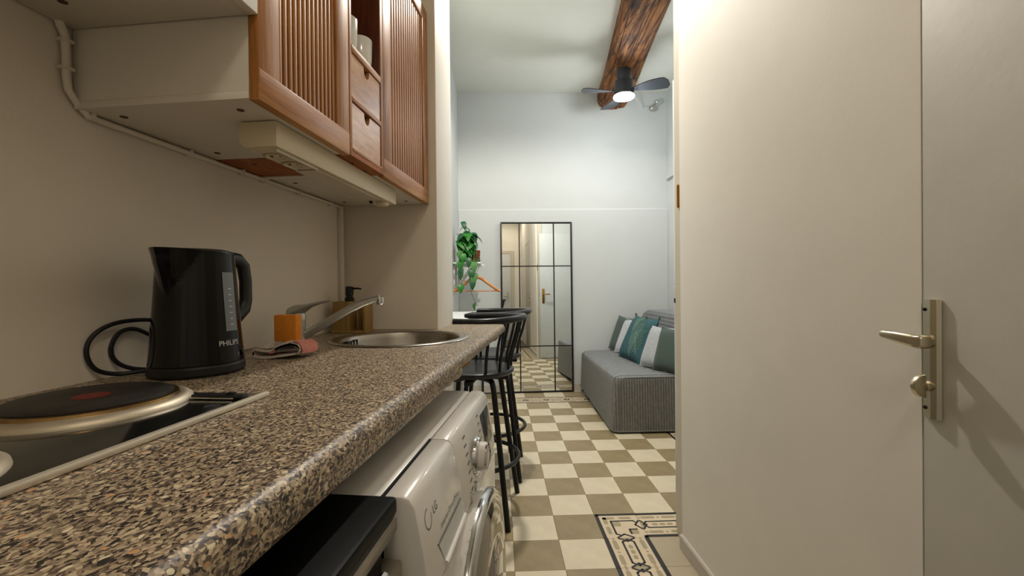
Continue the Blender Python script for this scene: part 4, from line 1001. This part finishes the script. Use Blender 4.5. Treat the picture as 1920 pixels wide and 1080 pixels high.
def build_plant():
    x, y, z = -.495, -.02, 1.3385
    b = thing('wicker_basket', 'small red-brown wicker basket on the white shelf', 'basket', (x, y, z))
    for k in range(9):
        zz = z+.006+k*.0125; r = .058+.008*k/8
        part('weave', MB().tube([((r+(.003 if (j+k) % 2 else -.003))*math.cos(2*PI*j/20)+x, (r+(.003 if (j+k) % 2 else -.003))*math.sin(2*PI*j/20)+y, zz) for j in range(20)], .0066, 6, closed=True), M['wicker'], b, smooth=True)
    part('base', MB().lathe([(.056, z+.001), (.056, z+.006)], (x, y, 0), 20), M['wicker'], b)
    part('soil', MB().lathe([(.054, z+.09), (.05, z+.1), (.001, z+.104)], (x, y, 0), 20, caps=(True, True)), M['soil'], b)
    for j in range(10):
        a = 2*PI*j/10; part('stake', MB().tube([(x+.057*math.cos(a), y+.057*math.sin(a), z+.002), (x+.067*math.cos(a), y+.067*math.sin(a), z+.118)], .004, 6), M['wicker'], b)
    p = thing('potted_plant', 'trailing green pothos plant growing out of the wicker basket', 'plant', (x, y, z+.104))
    def leafmesh(name, m, L=1.0, Wd=.72):
        prof = [(0, .02), (.06, .34), (.2, .48), (.4, .5), (.6, .42), (.8, .24), (.93, .09), (1, .0)]
        vs = []; fs = []
        for q, wv in prof:
            zc_ = .10*math.sin(q*PI)-.25*q*q
            vs += [(-wv*Wd, q*L, zc_+.18*wv), (0, q*L-(.0 if q else -.05), zc_), (wv*Wd, q*L, zc_+.18*wv)]
        for i in range(len(prof)-1):
            a = i*3; fs += [(a, a+1, a+4, a+3), (a+1, a+2, a+5, a+4)]
        n = len(vs); vs2 = vs+[(vx, vy, vz-.012) for vx, vy, vz in vs]
        fs2 = fs+[tuple(i+n for i in reversed(f)) for f in fs]
        mb = MB().add(vs2, fs2); me = mb.mesh(name, m, smooth=True, ang=60); return me
    LM = [leafmesh('leaf_a', M['leaf']), leafmesh('leaf_b', M['leaf_d'], 1.1, .62), leafmesh('leaf_c', M['leaf_v'])]
    rnd = random.Random(11)
    def leaf(pos, size, az, el, rl, k):
        pos = Vector(pos); pos.x = max(pos.x, XL+.05)
        if pos.x-size*math.sin(rad(az)) < XL+.03: az = 360-az
        o = share('leaf', LM[k], p, (pos[0]-x, pos[1]-y, pos[2]-(z+.104)), (rad(el), rad(rl), rad(az))); o.scale = (size,)*3
    def stem(P, r=.0028): part('stem', MB().tube(smoothpath(P, 4), r, 6), M['stem'], p, smooth=True)
    c = Vector((x, y, z+.10))
    # crown
    spots = []
    for k in range(58):
        a = rnd.uniform(0, 360); rr_ = rnd.uniform(.02, .11); hh = rnd.uniform(-.03, .19)
        if a < 60 or a > 300: rr_ *= .5+.6*max(0, .1-hh)*5
        spots.append((c.x-.06+rr_*math.cos(rad(a)), c.y-.02+rr_*math.sin(rad(a))*.9, c.z+hh))
    for q in spots:
        stem([c+Vector((0, 0, -.005)), c*.5+Vector(q)*.5+Vector((0, 0, .02)), q], .0022)
        leaf(q, rnd.uniform(.095, .14), rnd.uniform(90, 270), rnd.uniform(-70, -15), rnd.uniform(-25, 25), rnd.choice((0, 0, 0, 1)))
    # tall shoot
    tip = c+Vector((-.09, -.02, .285)); stem([c, c+Vector((-.05, 0, .15)), c+Vector((-.06, 0, .23)), tip], .003)
    leaf(tip, .085, 200, -60, 10, 1); leaf(c+Vector((-.065, 0, .235)), .08, 250, -40, -10, 0); leaf(c+Vector((-.06, -.02, .24)), .07, 100, -30, -10, 1)
    # trailing vines
    V1 = [c, c+Vector((.02, -.10, .0)), c+Vector((.02, -.17, -.10)), c+Vector((.01, -.17, -.22)), c+Vector((-.01, -.17, -.32)), c+Vector((.0, -.15, -.40)), c+Vector((.03, -.15, -.47)), c+Vector((.055, -.15, -.50))]
    stem(V1)
    for dx, dz, sz, az, k in ((-.03, -.06, .09, 195, 1), (.03, -.10, .10, 165, 2), (-.005, -.16, .105, 190, 1), (.025, -.20, .105, 170, 2), (.005, -.25, .10, 188, 1), (.035, -.47, .075, 120, 0)):
        leaf(c+Vector((dx, -.175, dz)), sz, az, -72, 0, k)
    V2 = [c, c+Vector((-0.070, -.11, .02)), c+Vector((-0.100, -.155, -.10)), c+Vector((-0.120, -.155, -.22)), c+Vector((-0.120, -.155, -.33))]
    stem(V2)
    for dx, dz, sz, az, k in ((-.08, -.02, .09, 190, 0), (-.10, -.09, .09, 170, 0), (-.14, -.14, .08, 200, 1), (-.11, -.17, .09, 180, 1), (-.15, -.30, .085, 185, 0), (-.11, .0, .08, 150, 2)):
        leaf(c+Vector((max(dx, -.10), -.165, dz)), sz, az, -70, 0, k)
build_plant()
